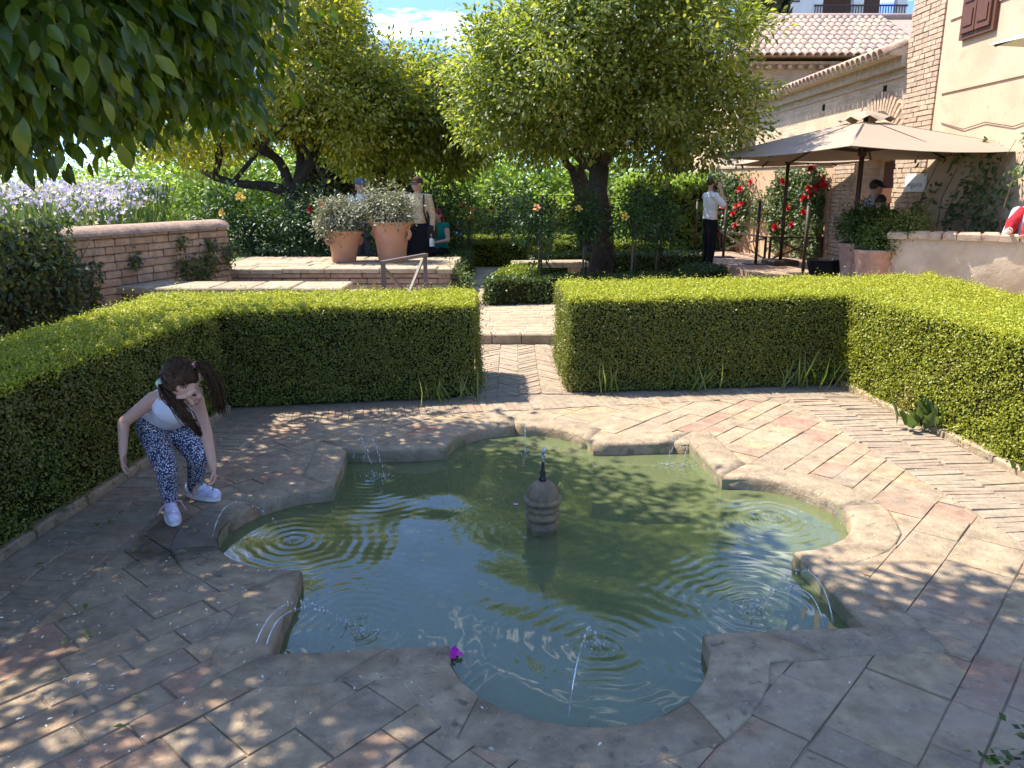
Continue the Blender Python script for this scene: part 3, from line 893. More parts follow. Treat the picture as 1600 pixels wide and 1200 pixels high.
# ------------------------------------------------------------------ clipped hedges
def hedge(name, label, quad, h, dens, size, mat, seed, group, top_only=None, z0=0.0, faces=(0, 1, 2, 3), bulge=.024, twigs=True, batter=.04):
    """quad: four foot corners, counter-clockwise; leaves cover the listed sides and the top"""
    r_ = np.random.default_rng(seed)
    q = [Vector(p) for p in quad]
    c = sum(q, Vector((0, 0))) / 4
    t = thing(name, label, 'hedge', (c.x, c.y, z0), group=group)
    loc = [p - c for p in q]
    ins = [p - p.normalized() * .045 for p in loc]
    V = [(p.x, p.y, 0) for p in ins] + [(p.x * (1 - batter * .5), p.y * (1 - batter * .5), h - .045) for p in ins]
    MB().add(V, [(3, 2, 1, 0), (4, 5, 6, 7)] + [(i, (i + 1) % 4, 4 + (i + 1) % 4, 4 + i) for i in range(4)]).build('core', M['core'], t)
    P = []; Nn = []
    for i in faces:
        a, b = loc[i], loc[(i + 1) % 4]
        L = (b - a).length; n_ = int(L * h * dens)
        s = r_.random(n_); z = r_.random(n_)
        nrm = np.array(((b - a).normalized().y, -(b - a).normalized().x, .12))
        pts = np.stack([a.x + (b.x - a.x) * s, a.y + (b.y - a.y) * s, .01 + z * (h - .01)], 1)
        P.append(pts); Nn.append(np.tile(nrm, (n_, 1)))
    A = abs((loc[2] - loc[0]).cross(loc[3] - loc[1])) / 2
    n_ = int(A * dens * 1.15)
    s = r_.random((n_, 1)); w = r_.random((n_, 1))
    l2 = [np.array((p.x, p.y, 0)) for p in loc]
    pts = (l2[0] * (1 - s) + l2[1] * s) * (1 - w) + (l2[3] * (1 - s) + l2[2] * s) * w
    pts[:, 2] = h
    P.append(pts); Nn.append(np.tile((0, 0, 1.0), (n_, 1)))
    is_top = np.concatenate([np.full(len(x), i == len(P) - 1) for i, x in enumerate(P)])
    P = np.concatenate(P); Nn = np.concatenate(Nn)
    wp = P + np.array((c.x, c.y, 0))
    # uneven clipping: low bumps and shallow pockets
    b1 = np.sin(wp[:, 0] * 7.1 + 1.3 * np.sin(wp[:, 1] * 5.3)) * np.sin(wp[:, 2] * 9 + wp[:, 1] * 6.2 + seed)
    b2 = np.sin(wp[:, 0] * 19 + 2 * np.sin(wp[:, 2] * 16)) * np.sin(wp[:, 1] * 17 + wp[:, 2] * 14)
    off = bulge * (.45 * b1 + .4 * b2) + r_.exponential(.010, len(P)) - .022 * r_.random(len(P)) + np.where(r_.random(len(P)) < .03, r_.exponential(.022, len(P)), 0)
    # round off the upper edges and lean the sides in a little
    k = (P[:, 2] / h)
    P[:, :2] *= (1 - batter * k[:, None] * .5)
    P = P + unit(Nn) * off[:, None]
    D = unit(Nn) * .3 + rdir(len(P), r_) * .9
    NN = unit(Nn) * 1.3 + rdir(len(P), r_) * .7
    sz_ = r_.uniform(.7, 1.25, len(P)) * size
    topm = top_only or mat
    # clipped top and upper rim of the sides: sun-brightened tip colour where one is given
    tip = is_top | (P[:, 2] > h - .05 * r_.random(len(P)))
    for nm, sel, mm in (('foliage', ~tip, mat), ('top_leaves', tip, topm)):
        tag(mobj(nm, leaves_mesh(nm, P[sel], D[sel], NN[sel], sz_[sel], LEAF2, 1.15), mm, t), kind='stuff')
    return t

HG = 'clipped box hedges round the pool'
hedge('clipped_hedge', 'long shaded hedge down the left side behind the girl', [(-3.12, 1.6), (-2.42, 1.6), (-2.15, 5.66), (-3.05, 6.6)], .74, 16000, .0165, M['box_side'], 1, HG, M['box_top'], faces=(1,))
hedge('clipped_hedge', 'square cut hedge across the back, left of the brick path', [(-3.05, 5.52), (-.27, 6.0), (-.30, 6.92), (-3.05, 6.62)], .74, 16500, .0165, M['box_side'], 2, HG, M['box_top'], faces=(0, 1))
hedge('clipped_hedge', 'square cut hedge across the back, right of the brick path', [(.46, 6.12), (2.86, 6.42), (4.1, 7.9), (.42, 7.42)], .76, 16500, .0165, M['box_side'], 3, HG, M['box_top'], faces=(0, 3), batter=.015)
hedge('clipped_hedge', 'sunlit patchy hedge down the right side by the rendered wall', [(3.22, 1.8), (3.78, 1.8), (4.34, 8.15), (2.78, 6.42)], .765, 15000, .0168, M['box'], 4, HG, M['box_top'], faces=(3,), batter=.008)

LG = 'low box edgings of the rose beds'
def low(label, quad, h=.34, faces=(0, 1, 3), mat=None, dens=2600, size=.035, seed=1):
    hedge('low_box_edging', label, quad, h, dens, size, mat or M['box_fresh'], seed, LG, z0=.1, faces=faces, bulge=.05)
low('dark low edging nearest the gap, below the big orange tree', [(-.36, 10.35), (2.5, 10.9), (2.5, 11.35), (-.36, 10.85)], mat=M['box_dark'], seed=11)
low('low edging running back on the left of the orange tree bed', [(-.36, 10.86), (.1, 10.95), (.5, 12.9), (.05, 12.9)], .33, mat=M['box_fresh'], seed=12)
low('rounded low edging at the right end of the orange tree bed', [(2.5, 10.92), (3.35, 12.0), (2.95, 12.6), (2.3, 11.3)], .36, mat=M['box_dark'], seed=13)
low('sunny low edging behind the pale stone bench', [(.35, 14.3), (3.6, 14.6), (3.6, 15.1), (.35, 14.8)], .36, mat=M['box_dark'], seed=14)
low('low edging beside the seated woman in green', [(-1.25, 11.9), (-.75, 12.2), (-.75, 15.2), (-1.35, 15.2)], .40, mat=M['box_dark'], seed=15)
low('sunny low edging closing the path at the back', [(-1.3, 15.9), (.35, 15.9), (.35, 16.5), (-1.3, 16.5)], .48, mat=M['box_fresh'], seed=16)
low('farthest strip of low edging before the trellis', [(-1.6, 19.0), (2.6, 19.0), (2.6, 19.6), (-1.6, 19.6)], .42, mat=M['box_fresh'], seed=17)
low('strip of low edging behind the second trunk', [(.9, 17.0), (3.4, 17.0), (3.4, 17.5), (.9, 17.5)], .40, mat=M['box_fresh'], seed=18)

# ------------------------------------------------------------------ trees
def branchy(mb, a, b, ra, rb, r_, wig=.12, n=7):
    a = Vector(a); b = Vector(b); L = (b - a).length
    pts = []; rad = []
    ph = r_.uniform(0, 6)
    for k in range(n):
        s = k / (n - 1)
        p = a.lerp(b, s)
        amp = wig * L * math.sin(math.pi * s)
        p = p + Vector((math.sin(ph + 3.1 * s), math.cos(ph * 1.3 + 2.7 * s), .5 * math.sin(ph + 5 * s))) * amp
        pts.append(p); rad.append(ra + (rb - ra) * s)
    mb.tube(pts, rad, 8, jit=.25)
    return pts

def crown_points(ells, n_cl, per, sig, r_, shell=.6, rough=.2):
    """leaf clumps through the outer part of a crown made of ellipsoids"""
    w = np.array([e[1][0] * e[1][1] + e[1][1] * e[1][2] + e[1][0] * e[1][2] for e in ells]); w = w / w.sum()
    cen = []; od = []
    for (c, rad), k in zip(ells, (w * n_cl).astype(int)):
        d = rdir(k, r_)
        rr = shell + (1 - shell) * np.sqrt(r_.random(k))
        lump = 1 + rough * (np.sin(d[:, 0] * 5 + c[0] * 3) * np.sin(d[:, 1] * 6 + 1) + .7 * np.sin(d[:, 2] * 9 + d[:, 0] * 7 + c[1]))
        cen.append(np.array(c) + d * (rr * lump)[:, None] * np.array(rad)); od.append(d)
    cen = np.concatenate(cen); od = np.concatenate(od)
    reps = r_.poisson(per, len(cen))
    C = np.repeat(cen, reps, 0); O = np.repeat(od, reps, 0)
    g_ = r_.normal(0, sig, C.shape) * np.array((1, 1, .8))
    return C + g_, O, g_, cen

def make_crown(parent, base, ells, n_cl, per, sig, size, mat, seed, tmpl=LEAF4, shell=.6, rough=.2, droop=.45, blossom=0, wid=1.0):
    r_ = np.random.default_rng(seed)
    P, O, G, cen = crown_points(ells, n_cl, per, sig, r_, shell, rough)
    D = O * .5 + unit(G) * .8 + rdir(len(P), r_) * .6 + np.array((0, 0, -droop))
    Nn = O * .7 + rdir(len(P), r_) * .7 + np.array((0, 0, .7))
    b = np.array(base)
    me = leaves_mesh('crown', P - b, D, Nn, r_.uniform(.7, 1.2, len(P)) * size, tmpl, wid)
    tag(mobj('crown', me, mat, parent), kind='stuff')
    if blossom:
        k = r_.choice(len(P), blossom)
        Q = P[k] + O[k] * .07 + r_.normal(0, .03, (blossom, 3))
        me = leaves_mesh('blossom', Q - b, rdir(blossom, r_), O[k] + rdir(blossom, r_) * .5, r_.uniform(.026, .046, blossom), PETAL5)
        tag(mobj('blossom', me, M['blossom'], parent), kind='stuff')
    return cen

def tree(name, label, base, fork, limbs, ells, n_cl, per, sig, size, leaf, seed, trunk_r=.16, bark=None, group=None, blossom=0, tmpl=LEAF4, cat='tree', shell=.6, rough=.2, droop=.45, extra=14, wid=1.0):
    r_ = random.Random(seed)
    t = thing(name, label, cat, base, group=group)
    b = Vector(base)
    mb = MB()
    f = Vector(fork) - b
    pts = branchy(mb, (0, 0, -.05), f, trunk_r * 1.25, trunk_r * .95, r_, .05)
    ends = []
    for (e, ra) in limbs:
        e = Vector(e) - b
        pp = branchy(mb, f + Vector((0, 0, -.05)), e, ra, ra * .45, r_, .1)
        ends.append((pp, ra))
    for k in range(extra):
        pp, ra = r_.choice(ends)
        el = r_.choice(ells); d = Vector((r_.gauss(0, 1), r_.gauss(0, 1), r_.gauss(.2, .8))).normalized()
        tgt = Vector(el[0]) + Vector((d.x * el[1][0], d.y * el[1][1], d.z * el[1][2])) * .75 - b
        branchy(mb, pp[r_.randint(3, 6)], tgt, ra * .42, .012, r_, .12)
    mb.build('trunk', bark or M['bark'], t, True)
    make_crown(t, base, ells, n_cl, per, sig, size, leaf, seed, tmpl, shell, rough, droop, blossom, wid)
    return t

OG = 'orange trees of the garden'
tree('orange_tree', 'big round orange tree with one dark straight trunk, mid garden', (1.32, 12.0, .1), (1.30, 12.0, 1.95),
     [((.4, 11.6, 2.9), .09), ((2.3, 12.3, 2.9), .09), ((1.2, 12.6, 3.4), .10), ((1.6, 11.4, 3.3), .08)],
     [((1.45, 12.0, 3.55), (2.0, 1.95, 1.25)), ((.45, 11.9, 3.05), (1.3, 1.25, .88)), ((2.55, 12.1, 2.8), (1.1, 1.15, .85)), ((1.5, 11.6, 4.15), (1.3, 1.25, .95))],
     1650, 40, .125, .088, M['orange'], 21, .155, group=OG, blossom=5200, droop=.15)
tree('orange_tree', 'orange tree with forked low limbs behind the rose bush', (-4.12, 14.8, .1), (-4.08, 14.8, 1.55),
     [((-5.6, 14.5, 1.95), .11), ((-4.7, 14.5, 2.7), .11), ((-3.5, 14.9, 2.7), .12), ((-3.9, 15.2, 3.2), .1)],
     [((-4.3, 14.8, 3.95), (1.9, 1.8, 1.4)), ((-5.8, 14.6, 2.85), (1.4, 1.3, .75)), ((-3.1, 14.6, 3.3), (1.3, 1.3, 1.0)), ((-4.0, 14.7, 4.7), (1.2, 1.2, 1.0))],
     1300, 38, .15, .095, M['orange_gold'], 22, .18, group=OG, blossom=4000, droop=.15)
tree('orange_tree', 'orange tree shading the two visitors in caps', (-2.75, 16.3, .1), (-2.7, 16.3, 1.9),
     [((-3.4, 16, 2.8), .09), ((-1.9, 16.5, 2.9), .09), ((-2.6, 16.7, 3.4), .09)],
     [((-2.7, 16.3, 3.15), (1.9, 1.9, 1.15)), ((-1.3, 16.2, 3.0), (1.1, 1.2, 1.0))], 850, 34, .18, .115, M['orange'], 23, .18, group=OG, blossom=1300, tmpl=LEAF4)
tree('orange_tree', 'farther orange tree whose leaning trunk shows left of the big one', (1.75, 15.6, .1), (1.25, 15.6, 2.0),
     [((.5, 15.4, 2.8), .08), ((2.0, 15.8, 2.9), .08)], [((1.1, 15.7, 3.8), (1.9, 1.6, 1.2)), ((.5, 15.7, 3.2), (.9, 1.0, .8))], 620, 32, .18, .115, M['orange'], 24, .17, group=OG, blossom=700)

# the near tree: crown overhead at the left, reaching over the pool
NB = (-3.75, 3.2, 0.0)
near = thing('orange_tree', 'near orange tree whose dark leafy boughs hang in at upper left', 'tree', NB, group=OG)
mb = MB(); r_ = random.Random(5)
branchy(mb, (0, 0, -.05), (.1, .1, 1.9), .16, .13, r_, .04)
nb = Vector(NB)
for e, ra in (((-2.6, 4.2, 3.0), .08), ((-1.4, 3.2, 3.5), .075), ((-4.0, 4.8, 3.0), .07), ((-3.2, 2.2, 3.2), .07)):
    pp = branchy(mb, (.1, .1, 1.85), Vector(e) - nb, ra, ra * .5, r_, .08)
    for k in range(7):
        branchy(mb, pp[r_.randint(3, 6)], pp[-1] + Vector((r_.uniform(-.9, 1.4), r_.uniform(-.9, .9), r_.uniform(-.5, .6))), ra * .4, .008, r_, .1)
mb.build('trunk', M['bark'], near, True)
r2 = np.random.default_rng(31)
NE_ = [((-2.95, 4.25, 3.2), (1.75, 2.1, 1.4)), ((-2.02, 4.5, 2.62), (.68, .85, .68)), ((-2.55, 3.5, 2.3), (.95, .75, .55)), ((-3.1, 4.0, 2.05), (.7, .7, .32)),
       ((-.55, 2.15, 3.9), (1.9, 1.55, .75)), ((-1.9, 3.55, 3.6), (1.05, 1.1, .5)), ((.75, 2.3, 4.15), (1.15, 1.15, .6))]
P, O, G, cen = crown_points(NE_, 1900, 30, .13, r2, .3, .12)
# keep the view under the boughs as open as it is
zlim = 1.6 + .05 * np.maximum(P[:, 1] - 2, 0)
ok = (P[:, 2] > zlim) & (P[:, 1] > .4)
zc = P[:, 1] * CT - (P[:, 2] - CAM_H) * ST
uu = 800 + FPX * P[:, 0] / np.maximum(zc, .1)
ok &= ~((zc < 1.7) & (np.abs(uu - 800) < 950))
P, O, G = P[ok], O[ok], G[ok]
D = O * .25 + unit(G) * .5 + rdir(len(P), r2) * .55 + np.array((.1, -.15, -.75))
Nn = O * .3 + rdir(len(P), r2) * .6 + np.array((0, -.45, .8))
sz = r2.uniform(.055, .13, len(P))
# leaves nearest the lens stand as pieces of their own
zc = P[:, 1] * CT - (P[:, 2] - CAM_H) * ST
yc = P[:, 1] * ST + (P[:, 2] - CAM_H) * CT
uu = 800 + FPX * P[:, 0] / zc; vv = 600 - FPX * yc / zc
infr = (uu > 0) & (uu < 520) & (vv > 0) & (vv < 330)
key = np.where(infr, zc - .004 * np.maximum(vv - 200, 0), 99)
pick = np.argsort(key)[:300]
rest = np.ones(len(P), bool); rest[pick] = False
base = np.array(NB)
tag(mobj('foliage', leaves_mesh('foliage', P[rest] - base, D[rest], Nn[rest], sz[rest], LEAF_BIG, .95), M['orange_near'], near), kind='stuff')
P3, O3, G3, _c = crown_points(NE_[4:], 980, 28, .16, r2, .1, .1)
k3 = (P3[:, 2] > 2.85) & (P3[:, 1] > .4)
P3, O3 = P3[k3], O3[k3]
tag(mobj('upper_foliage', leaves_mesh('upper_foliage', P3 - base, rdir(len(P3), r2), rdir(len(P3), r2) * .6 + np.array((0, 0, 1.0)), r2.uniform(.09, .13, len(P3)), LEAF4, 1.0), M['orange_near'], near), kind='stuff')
lm = np_mesh('leaf', LEAF_BIG[0], LEAF_BIG[1], True); lm.materials.append(M['orange_near'])
X, DD, Z = leaf_frames(D[pick], Nn[pick])
for k, i in enumerate(pick):
    o = bpy.data.objects.new('leaf', lm); S.collection.objects.link(o); o.parent = near
    s_ = sz[i]
    o.matrix_local = Matrix(((X[k][0] * s_, DD[k][0] * s_, Z[k][0] * s_, P[i][0] - base[0]), (X[k][1] * s_, DD[k][1] * s_, Z[k][1] * s_, P[i][1] - base[1]),
                             (X[k][2] * s_, DD[k][2] * s_, Z[k][2] * s_, P[i][2] - base[2]), (0, 0, 0, 1)))

# trees farther off
FG = 'loose light green trees behind the garden'
def far_tree(label, u, v, Y, rw, rh, seed, zb=.0, n_cl=330, leaf=None, size=.16, lift=0.0):
    c = at(u, v, Y)
    base = (c.x + rnd.uniform(-.3, .3), Y, zb)
    tree('garden_tree', label, base, (c.x, Y, max(zb + .6, c.z - rh * .6)), [((c.x - rw * .5, Y, c.z), .07), ((c.x + rw * .5, Y + .2, c.z + .1), .07), ((c.x, Y - .3, c.z + rh * .4), .07)],
         [((c.x, Y, c.z), (rw, rw * .8, rh)), ((c.x - rw * .6, Y - .2, c.z - rh * .3), (rw * .6, rw * .6, rh * .6)), ((c.x + rw * .6, Y + .1, c.z - rh * .25), (rw * .55, rw * .6, rh * .6))],
         n_cl, 22, .24, size, leaf or M['light_tree'], seed, .10, M['bark_light'], FG, tmpl=LEAF2, shell=.35, rough=.28, droop=.1, extra=8, wid=1.1)
far_tree('light green tree seen between the caps and the trellis', 735, 280, 24, 2.0, 1.5, 41)
far_tree('light green tree behind the standard roses, mid picture', 835, 270, 26, 2.3, 1.6, 42)
far_tree('light green tree behind the right trunk of the pair', 960, 285, 25, 2.0, 1.3, 43)
far_tree('light green tree beyond the brick wall, by the forked limb', 385, 275, 22, 2.2, 1.3, 44, -.7)
far_tree('feathery light tree beyond the lilac flowers, mid left', 270, 275, 24, 2.4, 1.4, 45, -.7)
far_tree('feathery light tree at the far left horizon', 120, 305, 30, 2.6, 1.2, 46, -.7)
far_tree('pale tree between the gold crown and cypress hedge', 560, 290, 27, 1.8, 1.6, 47)
far_tree('low pale tree behind the red haired woman', 675, 320, 21, 1.3, 1.1, 48)

def cypress(label, x, y, zb, h, rr, seed, n_cl=420, size=.16):
    t = thing('cypress_tree', label, 'tree', (x, y, zb), group='dark cypresses')
    r_ = np.random.default_rng(seed)
    MB().tube([(0, 0, 0), (0, 0, h * .5), (0, 0, h * .92)], [.16, .1, .02], 7).build('trunk', M['bark'], t, True)
    z = r_.random(n_cl * 26); a = r_.uniform(0, 2 * np.pi, len(z))
    prof = np.minimum(1, z / .1 + .3) * np.sqrt(np.maximum(0, 1 - z ** 2.4))
    rad = rr * prof * (.72 + .28 * r_.random(len(z))) * (1 + .12 * np.sin(a * 5 + z * 20))
    P = np.stack([rad * np.cos(a), rad * np.sin(a), .15 + z * h], 1)
    O = np.stack([np.cos(a), np.sin(a), np.zeros(len(z))], 1)
    D = O * .5 + np.array((0, 0, 1.0)) + rdir(len(z), r_) * .5
    tag(mobj('crown', leaves_mesh('crown', P, D, O + rdir(len(z), r_) * .5, r_.uniform(.7, 1.3, len(z)) * size, LEAF2, 1.0), M['cypress'], t), kind='stuff')
cypress('tall dark cypress topping the left orange crowns', -7.0, 32.0, 0, 11.0, 1.5, 51, 700, .3)
cypress('dark cypress left of the white tower', 8.0, 26.5, 0, 8.6, 1.0, 52, 420, .24)
cypress('slim dark cypress behind the creeper hedge', 4.25, 20.5, .1, 2.7, .45, 53, 200, .12)
hedge('cypress_hedge', 'tall dark cypress hedge behind the two terracotta pots', [(-4.9, 18.3), (-2.4, 18.3), (-2.4, 19.2), (-4.9, 19.2)], 2.15, 900, .10, M['cypress'], 61, None, z0=.1, faces=(0, 1, 3), bulge=.12)
hedge('creeper_hedge', 'sunny bright green creeper hedge behind the man in white', [(2.6, 17.9), (5.0, 18.9), (5.0, 20.0), (2.6, 19.4)], 1.75, 1500, .085, M['light_tree'], 62, None, z0=.1, faces=(0, 1, 3), bulge=.22)

hedge('shrub_border', 'loose light green shrub border closing the garden behind the trellis', [(-7, 22.6), (3.4, 22.6), (3.4, 23.8), (-7, 23.8)], 1.25, 650, .13, M['light_tree'], 63, None, z0=.1, faces=(0, 1, 3), bulge=.3)

# ------------------------------------------------------------------ roses, shrubs, flowers
def rose_mesh(name, mat, seed):
    r_ = random.Random(seed); V = []; F = []
    for ring, (cnt, rad, z, op) in enumerate(((5, .5, 0.0, .9), (5, .38, .12, .55), (4, .24, .22, .25), (3, .12, .3, .05))):
        for k in range(cnt):
            a = 2 * math.pi * (k + .5 * ring) / cnt + r_.uniform(-.15, .15); c, s = math.cos(a), math.sin(a)
            w = rad * 1.5 / cnt * 2.6
            pts = [(0.06, -.12 * w, -.1), (.06, .12 * w, -.1), (rad * .8, w * .5, z), (rad * .8, -w * .5, z), (rad * (1 + op * .35), w * .34, z + .3 * (1.1 - op)), (rad * (1 + op * .35), -w * .34, z + .3 * (1.1 - op))]
            o = len(V); V += [(x * c - y * s, x * s + y * c, zz) for x, y, zz in pts]
            F += [(o, o + 1, o + 2, o + 3), (o + 3, o + 2, o + 4, o + 5)]
    me = raw_mesh(name, V, F, True); me.materials.append(mat)
    return me
ROSE = {k: rose_mesh('bloom', M[k + '_rose'], i) for i, k in enumerate(('red', 'yellow', 'peach'))}

def blooms(parent, pts, kind, size, face=(0, -1, .4)):
    pb = parent.location
    for p in pts:
        o = bpy.data.objects.new('bloom', ROSE[kind]); S.collection.objects.link(o); o.parent = parent
        d = (Vector(face) + Vector((rnd.gauss(0, .4), rnd.gauss(0, .2), rnd.gauss(0, .4)))).normalized()
        o.location = Vector(p) - pb
        o.rotation_euler = d.to_track_quat('Z', 'Y').to_euler()
        s_ = size * rnd.uniform(.8, 1.15); o.scale = (s_, s_, s_)

def bush(name, label, base, ells, n_cl, per, sig, size, leaf, seed, group=None, stakes=True, tmpl=LEAF4, cat='rose bush', stem_h=None, shell=.3):
    t = thing(name, label, cat, base, group=group)
    b = Vector(base)
    if stakes:
        MB().tube([(0, 0, -.02), (.01, 0, (stem_h or .6))], [.018, .014], 7).build('stem', M['stem'], t, True)
        MB().bar((.04, -.02, -.02), (.045, -.02, (stem_h or .6) + .35), .018).build('stake', M['stake'], t)
    else:
        mb = MB()
        for k in range(9):
            e = rnd.choice(ells); tgt = Vector(e[0]) - b + Vector((rnd.uniform(-.6, .6) * e[1][0], rnd.uniform(-.6, .6) * e[1][1], rnd.uniform(-.2, .6) * e[1][2]))
            branchy(mb, (rnd.uniform(-.06, .06), rnd.uniform(-.06, .06), -.02), tgt, .014, .005, rnd, .1, 5)
        mb.build('stem', M['stem'], t, True)
    make_crown(t, base, ells, n_cl, per, sig, size, leaf, seed, tmpl, shell, .25, .25)
    return t
SG = 'standard roses on stakes'
def std_rose(label, u, v, Y, rw, rh, kind, spots, seed, leaf='rose_leaf', n_cl=60, per=26):
    c = at(u, v, Y)
    t = bush('standard_rose', label, (c.x, Y, .1), [((c.x, Y, c.z), (rw, rw, rh))], n_cl, per, .07, .062, M[leaf], seed, SG, True, stem_h=max(.3, c.z - .1))
    blooms(t, [at(a, b, Y - rw * .95) for a, b in spots], kind, .085)
std_rose('standard rose with one peach bloom, left of the big trunk', 842, 345, 11.0, .34, .44, 'peach', [(839, 325)], 71)
std_rose('standard rose with one big yellow bloom, right of the big trunk', 990, 335, 11.15, .33, .40, 'yellow', [(977, 338)], 72)
std_rose('dark standard rose without bloom at right of the yellow one', 1028, 345, 11.7, .30, .42, 'peach', [], 73)
std_rose('slim standard rose in front of the big trunk', 912, 348, 11.2, .20, .40, 'yellow', [(904, 326)], 74)
std_rose('far standard rose with dusky red bloom by the trellis', 778, 340, 16.6, .42, .45, 'red', [(768, 325)], 75, n_cl=45)
std_rose('far standard rose with yellow bloom by the trellis', 800, 330, 17.6, .38, .50, 'yellow', [(792, 313)], 76, n_cl=45)
std_rose('pale far rose full of peach blooms left of the path', 730, 335, 15.5, .42, .50, 'peach', [(728, 322), (738, 328), (722, 318), (733, 340)], 77, 'climber_leaf', 45)
t = bush('rose_bush', 'broad dark rose bush below the forked orange tree', (-4.1, 12.6, .1), [((-4.55, 12.7, .95), (.75, .5, .65)), ((-3.6, 12.7, .85), (.8, .5, .65)), ((-3.05, 12.9, 1.1), (.4, .4, .55))], 330, 24, .11, .075, M['rose_leaf'], 78, stakes=False)
blooms(t, [at(375, 308, 12.3), at(347, 333, 12.2)], 'yellow', .12); blooms(t, [at(504, 320, 12.4), at(484, 327, 12.5)], 'red', .08)
bush('leafy_bush', 'dark leafy bush between and behind the two pots', (-1.95, 12.75, .1), [((-2.0, 12.8, .95), (.32, .3, .55))], 70, 24, .09, .075, M['rose_leaf'], 79, stakes=False, cat='bush')
bush('leafy_bush', 'dark green bush behind the red haired woman', (-1.35, 15.0, .1), [((-1.45, 15.0, 1.0), (.55, .4, .75))], 110, 26, .12, .08, M['rose_leaf'], 80, stakes=False, cat='bush')
bush('leafy_bush', 'small creeping bush at the right end of the pot platform', (-.92, 10.4, .1), [((-.80, 10.5, .32), (.18, .45, .28))], 60, 22, .06, .05, M['climber_leaf'], 81, stakes=False, cat='bush')

# shaded green ivy along the near part of the brick wall, plus tufts on the bricks
def wall_plant(name, label, cat, base, pts, O, size, mat, stems, droop=.6, wid=1.2):
    t = thing(name, label, cat, base)
    b = np.array(base)
    r_ = np.random.default_rng(len(pts))
    D = O * .35 + rdir(len(pts), r_) * .7 + np.array((0, 0, -droop))
    tag(mobj('foliage', leaves_mesh('foliage', pts - b, D, O + rdir(len(pts), r_) * .5, r_.uniform(.6, 1.25, len(pts)) * size, LEAF4, wid), mat, t), kind='stuff')
    mb = MB()
    for a, c in stems: branchy(mb, Vector(a) - Vector(base), Vector(c) - Vector(base), .012, .004, rnd, .1, 6)
    if stems: mb.build('stem', M['stem'], t, True)
    return t

# ------------------------------------------------------------------ left: brick parapet, stair walls, pots
def stone_courses(t, p0, p1, z0, z1, depth, ch, wr, mat, name, seed, face=None, jut=.02):
    """rough coursed blocks on the line p0-p1 (relative to t)"""
    r_ = random.Random(seed)
    p0 = Vector(p0); p1 = Vector(p1); d = p1 - p0; L = d.length; d.normalize(); nn = Vector((d.y, -d.x))
    z = z0
    while z < z1 - .02:
        h = min(r_.uniform(*ch), z1 - z); s = -r_.uniform(0, wr[0])
        while s < L:
            w = r_.uniform(*wr); a = max(s, 0); b = min(s + w, L)
            if b - a > .04:
                c = p0 + d * (a + b) / 2 - nn * (depth / 2 - r_.uniform(0, jut))
                MB().box((c.x, c.y, z + h / 2), (b - a - .012, depth, h - .010), math.atan2(d.y, d.x) + r_.uniform(-.012, .012), min(.012, h * .2)).build(name, mat, t)
            s += w
        z += h

# parapet
bp = thing('brick_parapet', 'tan brick parapet wall with rounded coping at the left', 'wall', (-3.72, 10.3, 0))
A0 = Vector((0, 0)); A1 = Vector((-1.35, -4.6))
dv = (A1 - A0).normalized(); pn = Vector((-dv.y, dv.x))   # towards the viewer's right
core = MB(); mid = (A0 + A1) / 2 - pn * .17
core.box((mid.x, mid.y, .3), ((A1 - A0).length, .28, 1.7), math.atan2(dv.y, dv.x)).build('wall_core', M['old_lime'], bp)
stone_courses(bp, A1, A0, .1, 1.15, .10, (.078, .088), (.22, .36), M['old_brick'], 'brick', 5, jut=.012)
cp = MB()
V = []; F = []
for k in range(25):
    s = k / 24; c = A0.lerp(A1, s) - pn * .14
    for j in range(7):
        a = math.pi * j / 6
        q = c + pn * (.19 * math.cos(a)); V.append((q.x, q.y, 1.145 + .10 * math.sin(a) + .008 * mnoise.noise(Vector((s * 20, j, 0)))))
for k in range(24):
    for j in range(6): F.append((k * 7 + j, k * 7 + j + 1, (k + 1) * 7 + j + 1, (k + 1) * 7 + j))
F.append(tuple(range(7))); F.append(tuple(24 * 7 + j for j in range(6, -1, -1)))
cp.add(V, F).build('coping', M['stone'], bp, True)

# ivy on it
r_ = np.random.default_rng(91)
def on_wall(n_, s0, s1, z0, z1, off):
    s = r_.uniform(s0, s1, n_); z = z0 + (z1 - z0) * r_.random(n_)
    o = r_.random(n_) * off * (1.0 - .5 * np.abs(z - .7)) + .01
    x = -3.72 + dv.x * s + pn.x * o; y = 10.3 + dv.y * s + pn.y * o
    return np.stack([x, y, z], 1)
big = np.concatenate([on_wall(8000, 2.75, 4.75, -.3, 1.10, .34), on_wall(3600, 2.75, 4.75, .8, 1.36, .42), on_wall(700, 2.3, 2.8, .0, .9, .12)])
O = np.tile((pn.x, pn.y, .3), (len(big), 1))
wall_plant('ivy', 'thick dark ivy mound covering the near end of the parapet', 'ivy', (-4.5, 7.2, 0), big, O, .06, M['ivy'], [((-4.5, 7.6, 0), (-4.3, 8.0, 1.1)), ((-4.7, 7.0, 0), (-4.6, 7.0, 1.1))])
tf = []
for s, z, rr_, k in ((1.75, .86, .12, 90), (.95, .72, .2, 200), (.95, 1.02, .10, 60), (.42, .93, .12, 90), (.5, .72, .22, 240), (.1, .8, .16, 150), (.7, .62, .22, 200)):
    q = np.array((-3.72 + dv.x * s + pn.x * .03, 10.3 + dv.y * s + pn.y * .03, z))
    tf.append(q + r_.normal(0, rr_ * .55, (k, 3)) * np.array((.3, 1, .8)) + np.array((pn.x, pn.y, 0)) * r_.random((k, 1)) * .06)
tf = np.concatenate(tf)
